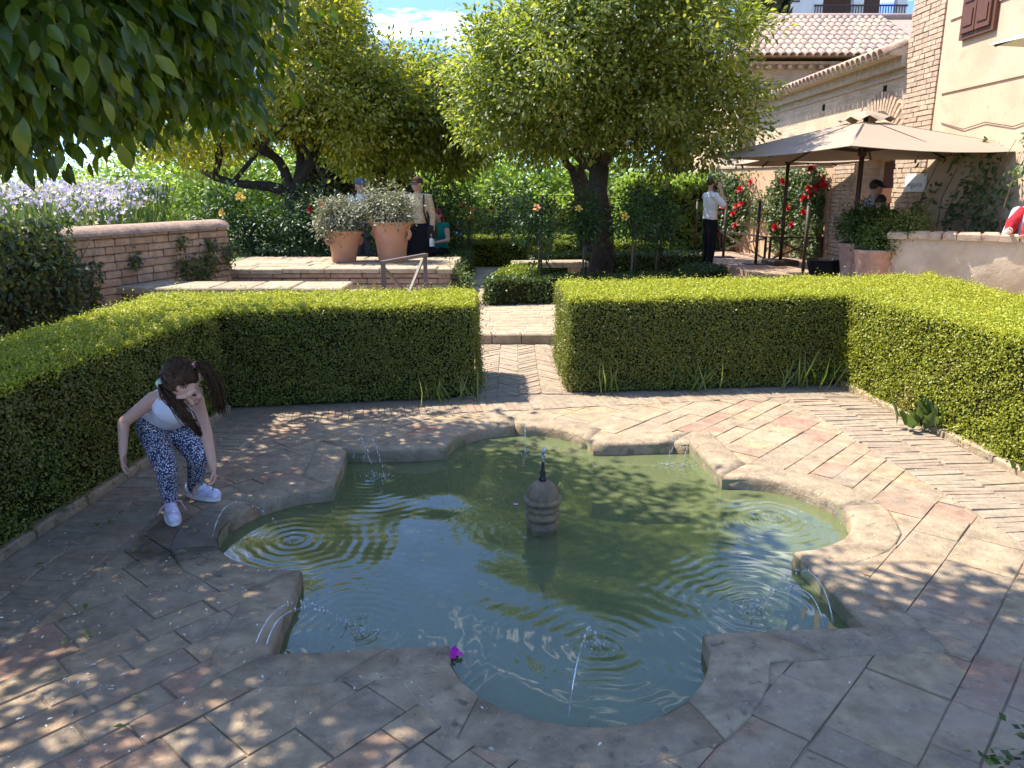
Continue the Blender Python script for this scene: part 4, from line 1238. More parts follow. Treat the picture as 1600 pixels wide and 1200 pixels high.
wall_plant('wall_creeper', 'sparse green creepers growing on the parapet bricks', 'creeper', (-3.72, 10.0, .6), tf, np.tile((pn.x, pn.y, .2), (len(tf), 1)), .05, M['ivy'], [((-3.75, 10.0, .6), (-3.95, 9.4, 1.0))])

# lilac flower bank beyond the parapet
N = 6000
x = r_.uniform(-11, -4.9, N); y = r_.uniform(9.5, 15, N); x = x - (y - 9.5) * .25
z = 1.15 + .42 * r_.random(N) ** .7 + .05 * (y - 9.5)
ok = np.where(r_.random(N) < .5, True, np.sin(x * 2.2) + np.sin(y * 1.7) > -.4)
P = np.stack([x, y, z], 1)[ok]
fl = thing('wildflower_bank', 'bank of lilac and cream wildflowers beyond the parapet', 'flowers', (-7.5, 11, -.7))
b = np.array((-7.5, 11, -.7))
tag(mobj('flower_heads', leaves_mesh('flower_heads', P - b, rdir(len(P), r_), rdir(len(P), r_) + np.array((0, -.5, .6)), r_.uniform(.05, .10, len(P)), PETAL5), M['lilac'], fl), kind='stuff')
Q = np.stack([r_.uniform(-12, -4.9, 9000), r_.uniform(9.3, 15, 9000), np.zeros(9000)], 1); Q[:, 0] -= (Q[:, 1] - 9.3) * .25
Q[:, 2] = .55 + .75 * r_.random(9000) + .05 * (Q[:, 1] - 9.5)
tag(mobj('stalks', leaves_mesh('stalks', Q - b, np.array((0, 0, 1.0)) + rdir(9000, r_) * .45, rdir(9000, r_), r_.uniform(.18, .34, 9000), BLADE, 1.0), M['climber_leaf'], fl), kind='stuff')
MB().box((0, 1.8, .55), (7.5, 5.6, 1.5), 0, .3).build('bank_soil', M['far_ground'], fl)

# pot platform (wall B) and the lower mossy wall (wall A)
pl = thing('stone_platform', 'low reddish stone platform carrying the two terracotta pots', 'platform', (-2.4, 10.3, 0))
MB().box((.0, 1.0, .22), (3.1, 1.86, .66)).build('platform_core', M['old_lime'], pl)
stone_courses(pl, (-1.6, 0), (1.58, 0), .0, .55, .2, (.07, .12), (.2, .5), M['stone'], 'stone_block', 9)
stone_courses(pl, (1.58, 0), (1.58, 1.9), .0, .55, .18, (.08, .12), (.25, .5), M['stone'], 'stone_block', 10)
yy = -.04
for row in range(5):
    xx = -1.65
    while xx < 1.6:
        w = min(rnd.uniform(.4, .8), 1.62 - xx)
        if w < .06: break
        MB().box((xx + w / 2, yy + .19, .575 + rnd.uniform(-.006, .006)), (w - .014, .37, .06), rnd.uniform(-.01, .01), .01).build('cap_slab', M['slab'], pl)
        xx += w
    yy += .385
wa = thing('mossy_wall', 'low mossy stone wall with flat cap behind the left hedge', 'wall', (-3.5, 8.4, 0))
MB().box((-.15, .32, .2), (3.4, .5, .64)).build('wall_core', M['mossy'], wa)
stone_courses(wa, (-2.2, 0), (1.58, .1), .0, .52, .16, (.09, .14), (.2, .42), M['mossy'], 'stone_block', 12)
xx = -2.2
while xx < 1.62:
    w = min(rnd.uniform(.35, .7), 1.66 - xx)
    if w < .06: break
    MB().box((xx + w / 2, .3, .55 + rnd.uniform(-.008, .008)), (w - .012, .66, .07), rnd.uniform(-.015, .015) + .02, .014).build('cap_slab', M['slab'], wa); xx += w
MB().box((1.8, .25, .47), (.28, .3, .10), .3, .03).build('loose_stone', M['slab'], wa)

# stair rail
rl = thing('stair_rail', 'short slanting brown iron stair rail with crossed bars', 'railing', (-1.3, 8.9, .1))
a0 = Vector((-.08, -.55, 0)); a1 = Vector((.26, .45, 0)); hz = .76
MB().bar(a0, a0 + Vector((0, 0, hz)), .045).build('post', M['rail_iron'], rl)
MB().bar(a1, a1 + Vector((0, 0, hz)), .045).build('post', M['rail_iron'], rl)
MB().bar(a0 + Vector((-.01, -.03, hz)), a1 + Vector((.01, .03, hz)), .055, .035).build('top_rail', M['rail_iron'], rl)
MB().bar(a0 + Vector((0, .02, .70)), a1 + Vector((-.03, 0, .05)), .028, .03).build('cross_bar', M['rail_iron'], rl)
MB().bar(a1 + Vector((-.03, -.03, .70)), a0 + Vector((.1, 0, .05)), .028, .03).build('cross_bar', M['rail_iron'], rl)

def pot(label, loc, r_top, h, mat, tilt=0.0, seed=1, handles=True, group='terracotta pots on the platform'):
    t = thing('terracotta_pot', label, 'pot', loc, group=group); t.rotation_euler = (0, tilt, seed)
    k = r_top
    MB().lathe([(.60 * k, 0), (.62 * k, .02 * h), (.68 * k, .3 * h), (.76 * k, .6 * h), (.86 * k, .82 * h), (.93 * k, .92 * h), (1.0 * k, .95 * h), (1.02 * k, .99 * h), (.98 * k, h), (.9 * k, .985 * h), (.84 * k, .88 * h), (.5 * k, .86 * h)], n=36, wob=.015).build('body', mat, t, True)
    if handles:
        for s in (-1, 1):
            pts = [(s * k * (.80 + .19 * math.sin(a)), 0, h * (.70 - .12 * math.cos(a))) for a in np.linspace(.1, 3.04, 9)]
            MB().tube(pts, .028 * (k / .3), 8).build('handle', mat, t, True)
    MB().lathe([(.1, .868 * h), (.8 * k, .87 * h)], n=20).build('soil', M['soil'], t)
    return t
pot('smaller left terracotta pot leaning a little on the platform', (-2.44, 11.35, .602), .275, .45, M['terracotta'], .05, .6)
pot('larger right terracotta pot on the platform', (-1.74, 11.35, .602), .315, .58, M['terracotta'], 0, 2.7)
bush('potted_shrub', 'spreading silvery shrub in the smaller left pot', (-2.44, 11.35, .98), [((-2.47, 11.35, 1.22), (.38, .36, .27))], 170, 26, .06, .05, M['sage'], 101, 'silvery shrubs in pots', False, cat='shrub', shell=.2)
bush('potted_shrub', 'tall silvery shrub in the larger right pot', (-1.74, 11.35, 1.1), [((-1.76, 11.35, 1.36), (.36, .34, .25))], 170, 26, .06, .05, M['sage'], 102, 'silvery shrubs in pots', False, cat='shrub', shell=.2)

# stone bench and trellis
bn = thing('stone_bench', 'long low pale stone bench beside the rose bed', 'bench', (.62, 12.95, .1), .1)
MB().box((0, 0, .33), (1.25, .42, .09), 0, .015).build('seat', M['slab'], bn)
for s in (-.42, .42): MB().box((s, 0, .14), (.16, .34, .28)).build('support', M['slab'], bn)
tr = thing('garden_trellis', 'thin wooden trellis fence in front of the far trees', 'trellis', (.6, 21.5, .1))
for k in range(10): MB().bar((-3.2 + k * .75, 0, -.05), (-3.2 + k * .75, 0, 1.45), .035).build('post', M['stem'], tr)
for k in range(4): MB().bar((-3.3, .03, .3 + k * .36), (3.7, .03, .3 + k * .36), .022).build('rail', M['stem'], tr)

# ------------------------------------------------------------------ right: rendered wall, terrace, railings
rw = thing('rendered_wall', 'weathered ochre rendered wall with brick top by the terrace', 'wall', (5.1, 8.7, 0))
ra = math.atan2(-.75, 1.15)
q0 = gnd(1388, 362, 1.12)
o_ = Vector((q0.x - 5.1, q0.y - 8.7, 0)); dr = Vector((math.cos(ra), math.sin(ra), 0)); nr_ = Vector((-dr.y, dr.x, 0))
NXs, NZs = 60, 18
V = []; F = []
for i in range(NXs + 1):
    for j in range(NZs + 1):
        p = o_ + dr * (3.2 * i / NXs); z = -.05 + 1.10 * j / NZs
        d = .022 * mnoise.noise(Vector((p.x * 2.2, p.y * 2.2, z * 2.6))) + .010 * mnoise.noise(Vector((p.x * 8, p.y * 8, z * 8)))
        V.append((p.x - nr_.x * d, p.y - nr_.y * d, z))
for i in range(NXs):
    for j in range(NZs):
        a = i * (NZs + 1) + j; F.append((a, a + NZs + 1, a + NZs + 2, a + 1))
MB().add(V, F).build('render_face', M['plaster_grey'], rw, True)
c = o_ + dr * 1.6 + nr_ * .2
MB().box((c.x, c.y, .49), (3.18, .34, 1.10), ra).build('wall_core', M['plaster_grey'], rw)
s = -.01
while s < 3.2:
    w = rnd.uniform(.12, .26); c = o_ + dr * (s + w / 2) + nr_ * .17
    MB().box((c.x, c.y, 1.085 + rnd.uniform(-.008, .006)), (w - .008, .43 + rnd.uniform(-.03, .02), .085), ra + rnd.uniform(-.03, .03), .02).build('cap_brick', M['brick'], rw); s += w

rp = MB()
RX0, RX1 = [(3.72, 18.8), (4.15, 12.6)], 6.19
rp.add([(3.7, 18.8, .25), (4.2, 12.4, .25), (6.19, 11.6, .25), (6.19, 18.8, .25), (3.7, 18.8, .05), (4.2, 12.4, .05), (6.19, 11.6, .05)],
       [(0, 1, 2, 3), (4, 5, 1, 0), (5, 6, 2, 1)])
rp = rp.build('raised_walk', M['stone']); tag(rp, kind='structure')
stone_courses(rp, (3.69, 18.7), (4.19, 12.4), .08, .262, .12, (.08, .1), (.25, .5), M['stone'], 'edge_stone', 14, jut=.03) if False else None
s = 0; a = Vector((3.69, 18.7)); b = Vector((4.19, 12.4)); d = (b - a); L = d.length; d.normalize()
while s < L:
    w = rnd.uniform(.25, .5)
    c = a + d * (s + w / 2) + Vector((-.015, 0)); MB().box((c.x, c.y, .17), (w - .012, .14, .19 + rnd.uniform(-.01, .012)), math.atan2(d.y, d.x), .015).build('edge_stone', M['stone'], rp); s += w

PG = 'slim iron posts on the raised walk'
for lab, x, y in (('farthest slim iron post beyond the man in white', 4.25, 18.2), ('slim iron post just right of the man in white', 4.43, 16.4), ('slim iron post before the left crossed railing', 4.62, 14.8), ('nearest slim iron post, left of the black tub', 4.86, 13.0)):
    t = thing('iron_post', lab, 'post', (x, y, .25), group=PG)
    MB().tube([(0, 0, 0), (0, 0, 1.12)], .028, 8).build('shaft', M['iron'], t, True)
    MB().box((0, 0, .008), (.42, .34, .016)).build('base_plate', M['iron'], t)
    MB().ell((0, 0, 1.14), (.028, .028, .03), nu=8, nv=6).build('cap', M['iron'], t, True)
def xrail(label, p0, p1):
    t = thing('crossed_railing', label, 'railing', (p0[0], p0[1], .25), group='low crossed iron railings')
    a = Vector((0, 0, 0)); b = Vector((p1[0] - p0[0], p1[1] - p0[1], 0)); h = .46; up_ = Vector((0, 0, h)); e = (b - a).normalized() * .04
    MB().bar(a, a + up_, .04).build('post', M['iron'], t); MB().bar(b, b + up_, .04).build('post', M['iron'], t)
    MB().bar(a + up_ - e * .5, b + up_ + e * .5, .045, .035).build('top_rail', M['iron'], t)
    MB().bar(a + e + Vector((0, 0, h * .95)), b - e + Vector((0, 0, .04)), .028).build('cross_bar', M['iron'], t)
    MB().bar(a + e + Vector((0, 0, .04)), b - e + Vector((0, 0, h * .95)), .03).build('cross_bar', M['iron'], t)
xrail('left crossed iron railing in front of the climbing roses', (4.82, 18.2), (5.04, 15.6))
xrail('right crossed iron railing against the brick pier', (5.10, 15.5), (6.12, 15.5))

tb = thing('black_tub', 'squat black plastic tub bin beside the weathered pots', 'tub', (4.95, 12.35, .25))
MB().lathe([(.20, 0), (.22, .01), (.27, .27), (.30, .29), (.30, .31), (.275, .31), (.25, .27), (.19, .05)], n=8).build('body', M['black_plastic'], tb)
for k in range(8):
    a = 2 * math.pi * (k + .5) / 8; MB().bar((.20 * math.cos(a), .20 * math.sin(a), .02), (.262 * math.cos(a), .262 * math.sin(a), .28), .016).build('slat', M['black_plastic'], tb)
pot('left weathered pot with dark shrub behind the rendered wall', (4.60, 10.35, .0), .29, .94, M['dark_terracotta'], 0, 1.1, False, 'weathered pots by the terrace')
pot('right weathered pot with sunny shrub at the end of the rendered wall', (4.52, 9.75, .0), .26, .90, M['dark_terracotta'], 0, 2.2, True, 'weathered pots by the terrace')
bush('potted_shrub', 'dark round clipped shrub in the left weathered pot', (4.60, 10.35, .82), [((4.62, 10.35, 1.17), (.29, .29, .26))], 260, 28, .045, .04, M['box_dark'], 111, 'round shrubs in weathered pots', False, cat='shrub', shell=.3)
bush('potted_shrub', 'sunny round clipped shrub at the end of the rendered wall', (4.52, 9.75, .79), [((4.82, 9.80, 1.13), (.32, .28, .21)), ((4.56, 9.76, 1.0), (.22, .22, .18))], 300, 28, .045, .04, leafmat('pot_box_leaf', ((0, (.06, .085, .02)), (.6, (.11, .15, .03)), (1, (.18, .22, .05)))), 112, 'round shrubs in weathered pots', False, cat='shrub', shell=.3)

# ------------------------------------------------------------------ parasols
def parasol(label, loc, half, z_edge, z_top, rot, canvas, pole_base=0.0, pole=True, vent=True):
    t = thing('parasol', label, 'parasol', loc, rot, 'canvas parasols of the terrace')
    n8 = []
    for k in range(4):
        a = math.pi / 4 + k * math.pi / 2; r2_ = half * math.sqrt(2)
        n8.append(Vector((r2_ * math.cos(a), r2_ * math.sin(a), z_edge)))
    V = []; F = []
    steps = 8
    for i in range(steps + 1):
        s = .12 + (1 - .12) * i / steps
        for k in range(4):
            a, b = n8[k], n8[(k + 1) % 4]
            for j in range(6):
                p = a.lerp(b, j / 6)
                sag = -.05 * math.sin(math.pi * j / 6) * s - .06 * math.sin(math.pi * s) * 0
                V.append((p.x * s, p.y * s, z_top + (z_edge - z_top) * s ** .92 + sag))
    n_ = 24
    for i in range(steps):
        for k in range(n_): F.append((i * n_ + k, (i + 1) * n_ + k, (i + 1) * n_ + (k + 1) % n_, i * n_ + (k + 1) % n_))
    me = raw_mesh('canopy', V, F); o = mobj('canopy', me, canvas, t)
    sol = o.modifiers.new('thickness', 'SOLIDIFY'); sol.thickness = .006
    if vent:
        V = []; F = []
        for i in range(4):
            s = .02 + .15 * i / 3
            for k in range(24):
                a, b = n8[k // 6], n8[(k // 6 + 1) % 4]; p = a.lerp(b, (k % 6) / 6)
                V.append((p.x * s, p.y * s, z_top + .09 - .11 * (i / 3) ** 1.3 + (.035 * math.sin(k * 1.57) if i == 3 else 0)))
        for i in range(3):
            for k in range(24): F.append((i * 24 + k, (i + 1) * 24 + k, (i + 1) * 24 + (k + 1) % 24, i * 24 + (k + 1) % 24))
        F.append(tuple(range(24)))
        o = mobj('vent_cap', raw_mesh('vent_cap', V, F), canvas, t); sol = o.modifiers.new('thickness', 'SOLIDIFY'); sol.thickness = .006
    if pole:
        MB().tube([(0, 0, pole_base), (0, 0, z_top + .05)], .033, 10).build('pole', M['wood_pole'], t, True)
        MB().box((0, 0, pole_base + .05), (.5, .5, .1), 0, .02).build('base', M['iron'], t)
    hub = Vector((0, 0, z_edge + .02))
    MB().lathe([(.03, -.06), (.06, -.05), (.06, .05), (.03, .06)], (0, 0, hub.z), 12).build('hub', M['wood_pole'], t)
    for k in range(8):
        e = n8[k // 2] if k % 2 == 0 else (n8[k // 2].lerp(n8[(k // 2 + 1) % 4], .5) + Vector((0, 0, -.05)))
        m_ = Vector((e.x * .55, e.y * .55, z_top + (z_edge - z_top) * .55 ** .92 - .04))
        MB().bar(hub, m_, .026, .02).build('strut', M['wood_pole'], t)
        MB().bar((e.x * .1, e.y * .1, z_top - .07), (e.x * .985, e.y * .985, e.z - .012), .026, .02).build('rib', M['wood_pole'], t)
parasol('large beige canvas parasol over the terrace pots', (4.80, 11.05, 0), 1.52, 2.10, 2.56, R(18), M['canvas'])
parasol('smaller beige parasol before the climbing roses', (5.05, 14.7, 0), .98, 2.12, 2.52, R(10), M['canvas'], .25)
parasol('white parasol whose corner juts in at the upper right edge', (5.75, 5.2, 0), 1.75, 2.78, 3.45, R(1), M['white_canvas'], 0)

# ------------------------------------------------------------------ buildings on the right
m, nt, out = nmat('brick_facade')
ge = nt.nodes.new('ShaderNodeNewGeometry')
sx = nd(nt, 'ShaderNodeSeparateXYZ', {0: ge.outputs['Position']})
xy = nd(nt, 'ShaderNodeMath', {0: sx.outputs[0], 1: sx.outputs[1]}, operation='ADD')
nz = noise_t(nt, 2.0, 4)
zz = nd(nt, 'ShaderNodeMath', {0: nz, 1: .05, 2: sx.outputs[2]}, operation='MULTIPLY_ADD')
cv = nd(nt, 'ShaderNodeCombineXYZ', {0: xy.outputs[0], 1: zz.outputs[0]})
bt = nd(nt, 'ShaderNodeTexBrick', {'Vector': cv.outputs[0], 'Color1': (.57, .43, .285, 1), 'Color2': (.49, .35, .225, 1), 'Mortar': (.58, .46, .325, 1), 'Scale': 1.0, 'Mortar Size': .012, 'Mortar Smooth': .4, 'Bias': .1, 'Brick Width': .29, 'Row Height': .075})
col = mixc(nt, 1.0, bt.outputs['Color'], ramp(nt, noise_t(nt, 3, 6), ((.3, .78), (.7, 1.18))), 'MULTIPLY')
b_ = nd(nt, 'ShaderNodeBsdfPrincipled', {'Base Color': col, 'Roughness': .92, 'Specular IOR Level': .2})
inv = nd(nt, 'ShaderNodeMath', {0: 1.0, 1: bt.outputs['Fac']}, operation='SUBTRACT')
hh_ = nd(nt, 'ShaderNodeMath', {0: noise_t(nt, 30, 6), 1: .35, 2: inv.outputs[0]}, operation='MULTIPLY_ADD')
bu = nd(nt, 'ShaderNodeBump', {'Height': hh_.outputs[0], 'Strength': .8, 'Distance': .02})
nt.links.new(bu.outputs[0], b_.inputs['Normal']); nt.links.new(b_.outputs[0], out.inputs[0])
M['brick_wall'] = m

FX = 6.2
brick_me = {}
def brick_shape(w):
    k = round(w, 2)
    if k not in brick_me:
        brick_me[k] = raw_mesh('brick', *(lambda b: (b.v, b.f))(MB().box((0, 0, 0), (.05, k - .012, .062), 0, 0)))
        brick_me[k].materials.append(M['brick'])
    return brick_me[k]
def brick_zone(parent, y0, y1, z0, z1, seed, x=FX):
    r_ = random.Random(seed); z = z0; row = 0
    pb = parent.location
    while z < z1:
        y = y0; first = True
        while y < y1 - .03:
            w = min(r_.choice([.28, .28, .14, .24]) if not (first and row % 2) else .15, y1 - y)
            first = False
            o = bpy.data.objects.new('brick', brick_shape(w)); S.collection.objects.link(o); o.parent = parent
            o.location = Vector((x - .004 - r_.uniform(0, .010), y + w / 2, z + .0375 + r_.uniform(-.004, .004))) - pb
            o.rotation_euler = (r_.uniform(-.02, .02), 0, r_.uniform(-.02, .02))
            y += w
        z += .075; row += 1

# tall block
tbk = thing('palace_block', 'tall ochre plastered block with brick quoin at the right edge', 'building', (8.2, 9.5, 0))
MB().box((0, -.2, 3.6), (4.0, 7.3, 7.3)).build('wall', M['brick_wall'], tbk)
MB().box((-2.0, -.85, 3.65), (.045, 6.6, 7.1), 0).build('plaster', M['plaster'], tbk)
MB().box((-2.028, -.9, 2.98), (.03, 6.4, .05)).build('plaster_ledge', M['plaster'], tbk)
MB().box((-2.028, -.9, 3.95), (.03, 6.4, .04)).build('plaster_ledge', M['plaster'], tbk)
brick_zone(tbk, 11.98, 12.95, .3, 5.2, 21)
wn = MB().box((-2.03, 1.55, 4.35), (.09, .78, 1.5)).build('shutter_frame', M['wood_dark'], tbk)
for s in (-.17, .17):
    sh = MB().box((-2.085, 1.55 + s, 4.35), (.04, .32, 1.36)).build('shutter', M['wood_dark'], tbk)
    for zz_ in (3.85, 4.15, 4.45, 4.75):
        MB().box((-2.11, 1.55 + s, zz_), (.02, .22, .2), 0, .0).build('panel', M['wood_dark'], sh)

# low wing with door recess
lw = thing('palace_wing', 'low brick wing with tiled eaves and arched doorway', 'building', (8.2, 16.5, 0))
def wbox(y0, y1, z0, z1, x0=FX, x1=7.2, name='wall', mat=None):
    return MB().box(((x0 + x1) / 2 - 8.2, (y0 + y1) / 2 - 16.5, (z0 + z1) / 2), (x1 - x0, y1 - y0, z1 - z0)).build(name, mat or M['brick_wall'], lw)
wbox(14.44, 20.6, -.1, 3.66); wbox(12.96, 14.438, 2.3, 3.66); 
wbox(12.9, 14.5, -.1, 2.35, 6.62, 6.75, 'door_recess'); 
dr_ = wbox(13.15, 14.2, .25, 2.1, 6.585, 6.618, 'door', M['wood_dark'])
wbox(14.45, 17.6, 2.42, 3.02, FX - .018, FX + .02, 'plaster_patch', M['plaster'])
wbox(12.97, 20.5, 3.36, 3.40, FX - .03, FX + .02, 'cornice', M['brick'])
wbox(12.97, 20.5, 3.50, 3.66, FX - .10, FX + .02, 'cornice', M['lime'])
brick_zone(lw, 14.45, 15.42, .26, 2.4, 22)
for y_, z_ in ((13.6, 3.18), (16.2, 3.15)):
    wbox(y_, y_ + .12, z_, z_ + .12, FX - .006, FX + .05, 'putlog_hole_shade', M['core'])  # solid dark blocks; their colour stands in for shade inside the holes
for k in range(23):
    a = math.pi * (k + .5) / 23
    MB().box((FX - .012 - 8.2, 13.68 + .80 * math.cos(a) - 16.5, 2.25 + .80 * math.sin(a)), (.05, .30, .07), M=Matrix.Rotation(a, 4, 'X')).build('arch_brick', M['brick'], lw)

# barrel tiles
def barrel(name, L, r0, r1):
    V = []; F = []
    for i, (s, rr) in enumerate(((0, r0), (1, r1))):
        for sh, k2 in ((0, 1.0), (1, .84)):
            for j in range(7):
                a = math.pi * j / 6; V.append((s * L, rr * k2 * math.cos(a), rr * k2 * math.sin(a)))
    for j in range(6):
        F.append((j, j + 1, 14 + j + 1, 14 + j)); F.append((7 + j, 21 + j, 21 + j + 1, 7 + j + 1))
        F.append((j, 7 + j, 7 + j + 1, j + 1)); F.append((14 + j, 14 + j + 1, 21 + j + 1, 21 + j))
    me = raw_mesh(name, V, F, True); me.materials.append(M['roof_tile']); return me
TILE = barrel('roof_tile', .46, .098, .078)
def tile_at(parent, p, yaw, slope, name='roof_tile'):
    o = bpy.data.objects.new(name, TILE); S.collection.objects.link(o); o.parent = parent
    o.location = Vector(p) - parent.location
    o.rotation_euler = (rnd.uniform(-.03, .03), -slope + rnd.uniform(-.02, .02), yaw + rnd.uniform(-.025, .025))
# wing roof: tiles run up towards +X
sl_ = R(21)
MB().add([(5.9 - 8.2, 12.97 - 16.5, 3.70), (5.9 - 8.2, 20.6 - 16.5, 3.70), (8.6 - 8.2, 20.6 - 16.5, 3.70 + 2.7 * math.tan(sl_)), (8.6 - 8.2, 12.97 - 16.5, 3.70 + 2.7 * math.tan(sl_)),
          (5.9 - 8.2, 12.97 - 16.5, 3.66), (5.9 - 8.2, 20.6 - 16.5, 3.66), (8.6 - 8.2, 20.6 - 16.5, 3.66), (8.6 - 8.2, 12.97 - 16.5, 3.66)],
         [(3, 2, 1, 0), (4, 5, 6, 7), (0, 1, 5, 4), (1, 2, 6, 5), (2, 3, 7, 6), (3, 0, 4, 7)]).build('roof_deck', M['lime'], lw)
y = 13.06
while y < 20.5:
    for k in range(5):
        tile_at(lw, (5.80 + k * .38, y, 3.70 + (k * .38 - .1) * math.tan(sl_) + .02), 0, sl_)
    y += .205
# farther house with hipped roof towards us
fh = thing('far_house', 'farther brick house with hipped barrel tile roof above the wing', 'building', (9.5, 23.0, 0))
MB().box((.0, 1.2, 2.35), (7.0, 5.2, 4.9)).build('wall', M['brick_wall'], fh)
for k in range(26): MB().box((-3.4 + k * .27, -1.52, 4.72), (.10, .24, .09)).build('corbel', M['brick'], fh)
MB().box((0, -1.46, 4.82), (7.1, .22, .07)).build('cornice', M['brick'], fh)
s2 = R(25.5)
yE, yR, zE = 21.1, 24.2, 4.95
zR = zE + (yR - yE) * math.tan(s2)
MB().add([(5.75 - 9.5, yE - 23, zE), (13.2 - 9.5, yE - 23, zE), (13.2 - 9.5, yR - 23, zR), (7.45 - 9.5, yR - 23, zR), (5.75 - 9.5, 26.5 - 23, zE), (13.2 - 9.5, 26.5 - 23, zE)],
         [(0, 1, 2, 3), (0, 3, 4), (3, 2, 5, 4), (0, 4, 5, 1)]).build('roof_deck', M['roof_tile'], fh)
cols_n = 0
x = 5.86
while x < 10.7:
    for k in range(9):
        yy = yE - .12 + k * .365
        hipx = 5.75 + max(0, yy - yE) * (1.7 / 3.1)
        if x < hipx + .02: continue
        o = bpy.data.objects.new('roof_tile', TILE); S.collection.objects.link(o); o.parent = fh
        o.location = Vector((x, yy, zE + (yy - yE) * math.tan(s2) + .02)) - fh.location
        o.matrix_local = Matrix.Translation(o.location) @ Matrix.Rotation(math.pi / 2 + rnd.uniform(-.03, .03), 4, 'Z') @ Matrix.Rotation(-s2, 4, 'Y')
    x += .205
hp0 = Vector((5.75, yE, zE + .03)); hp1 = Vector((7.45, yR, zR + .03)); hd = hp1 - hp0
for k in range(9):
    p = hp0 + hd * (k / 9)
    o = bpy.data.objects.new('ridge_tile', TILE); S.collection.objects.link(o); o.parent = fh
    q = hd.to_track_quat('X', 'Z').to_matrix().to_4x4()
    o.matrix_local = Matrix.Translation(p - fh.location) @ q
    o.scale = (1, 1.1, 1.1)
MB().tube([(7.4 - 9.5, yR - 23, zR + .03), (13.2 - 9.5, yR - 23, zR + .03)], .11, 10).build('ridge', M['roof_tile'], fh, True)

# white tower with gallery
tw = thing('white_tower', 'white tower with open columned gallery beyond the tiled roofs', 'building', (11.8, 31.0, 0))
MB().box((0, 1.6, 3.9), (5.6, 3.2, 7.7)).build('lower_wall', M['white_wall'], tw)
MB().box((-1.75, .4, 9.2), (2.1, .8, 2.9)).build('wall', M['white_wall'], tw)
MB().box((-2.62, -.1, 9.2), (.38, .25, 3.0)).build('pilaster', M['sign'], tw)
MB().box((0, 2.6, 9.2), (5.6, .3, 2.9)).build('back_wall', M['wood_dark'], tw)
MB().box((0, 1.2, 10.7), (5.8, 3.6, .3)).build('roof', M['roof_tile'], tw)
for x_ in (-.55, .95, 2.55): MB().box((x_, .12, 9.1), (.36, .3, 2.8)).build('column', M['white_wall'], tw)
for k in range(34): MB().bar((-.65 + k * .1, -.05, 7.8), (-.65 + k * .1, -.05, 8.2), .025).build('baluster', M['iron'], tw)
MB().bar((-.7, -.05, 8.22), (2.75, -.05, 8.22), .05).build('handrail', M['iron'], tw)
MB().box((0, -.05, 7.76), (5.8, .3, .08)).build('ledge', M['slab'], tw)
for x_ in (-2.05, -1.4): 
    w_ = MB().box((x_, -.015, 8.55), (.34, .03, .42)).build('window', M['wood_dark'], tw)
    MB().box((x_, -.035, 8.55), (.24, .02, .34)).build('pane', plain('window_glass', (.2, .3, .42), rough=.1, spec=.8), w_)

# salmon garden wall with the climbing roses
SW0, SW1 = Vector((6.18, 15.45)), Vector((4.72, 19.1))
gw = thing('garden_wall', 'salmon plastered garden wall behind the red climbing roses', 'wall', (SW0.x, SW0.y, 0))
d_ = SW1 - SW0; sa = math.atan2(d_.y, d_.x); sn = Vector((-math.sin(sa), math.cos(sa)))   # left of direction = towards viewer
if sn.y > 0: sn = -sn
mid = d_ / 2 - sn * .13
MB().box((mid.x, mid.y, 1.15), (d_.length, .26, 1.9), sa).build('wall', M['plaster_pink'], gw)
MB().box((mid.x, mid.y, 2.12), (d_.length + .04, .32, .05), sa, .01).build('wall_cap', M['brick'], gw)
def on_plane(u, v, p0, nrm):
    x = (u - 800) / FPX; y_ = -(v - 600) / FPX
    d = Vector((x, CT + y_ * ST, -ST + y_ * CT)); o = Vector((0, 0, CAM_H))
    n3 = Vector((nrm[0], nrm[1], 0)); p3 = Vector((p0[0], p0[1], 0))
    return o + d * ((p3 - o).dot(n3) / d.dot(n3))
r_ = np.random.default_rng(131)
N = 14000
s = r_.random(N) * d_.length; z = .3 + 1.75 * r_.random(N)
den = .5 + .5 * np.sin(s * 3.1 + 1.5 * np.sin(z * 3)) * np.sin(z * 3.4 + s) + .45 * (np.sin(s * 2.0 + .4) > -.3) - .5 * np.clip((.75 - z) / .4, 0, 1) - .35 * np.clip((z - 1.6) / .4, 0, 1) - .6 * (np.abs(s - 1.75) < .15) * (z < 1.1)
ok = (r_.random(N) < den) & (s > .05) & (s < d_.length - .1)
s, z = s[ok], z[ok]
off = .03 + .16 * r_.random(len(s))
P = np.stack([SW0.x + math.cos(sa) * s + sn.x * off, SW0.y + math.sin(sa) * s + sn.y * off, z], 1)
cr_ = wall_plant('climbing_rose', 'climbing rose with red blooms spread over the salmon wall', 'climbing rose', (5.5, 16.9, .25), P, np.tile((sn.x, sn.y, .2), (len(P), 1)), .08, M['climber_leaf'],
                 [((SW0.x + math.cos(sa) * a + sn.x * .05, SW0.y + math.sin(sa) * a + sn.y * .05, .25), (SW0.x + math.cos(sa) * b + sn.x * .06, SW0.y + math.sin(sa) * b + sn.y * .06, zt)) for a, b, zt in ((.5, .3, 1.9), (.6, 1.1, 1.7), (.9, .7, 1.5), (1.3, 1.0, 1.6), (2.0, 1.8, 1.5), (2.2, 2.6, 1.8), (2.6, 2.3, 1.8), (3.1, 3.4, 1.7), (1.2, .5, 1.2))], .3)
pts = [on_plane(u, v, SW0 + sn * .2, sn) for u, v in ((1157, 296), (1173, 285), (1159, 319), (1151, 322), (1145, 334), (1149, 352), (1126, 366), (1224, 283), (1231, 325), (1257, 310), (1264, 294), (1267, 304), (1277, 293), (1286, 283), (1256, 331), (1237, 351), (1268, 264), (1131, 322), (1290, 291), (1212, 355))]
blooms(cr_, pts, 'red', .15, (sn.x, sn.y, .3))
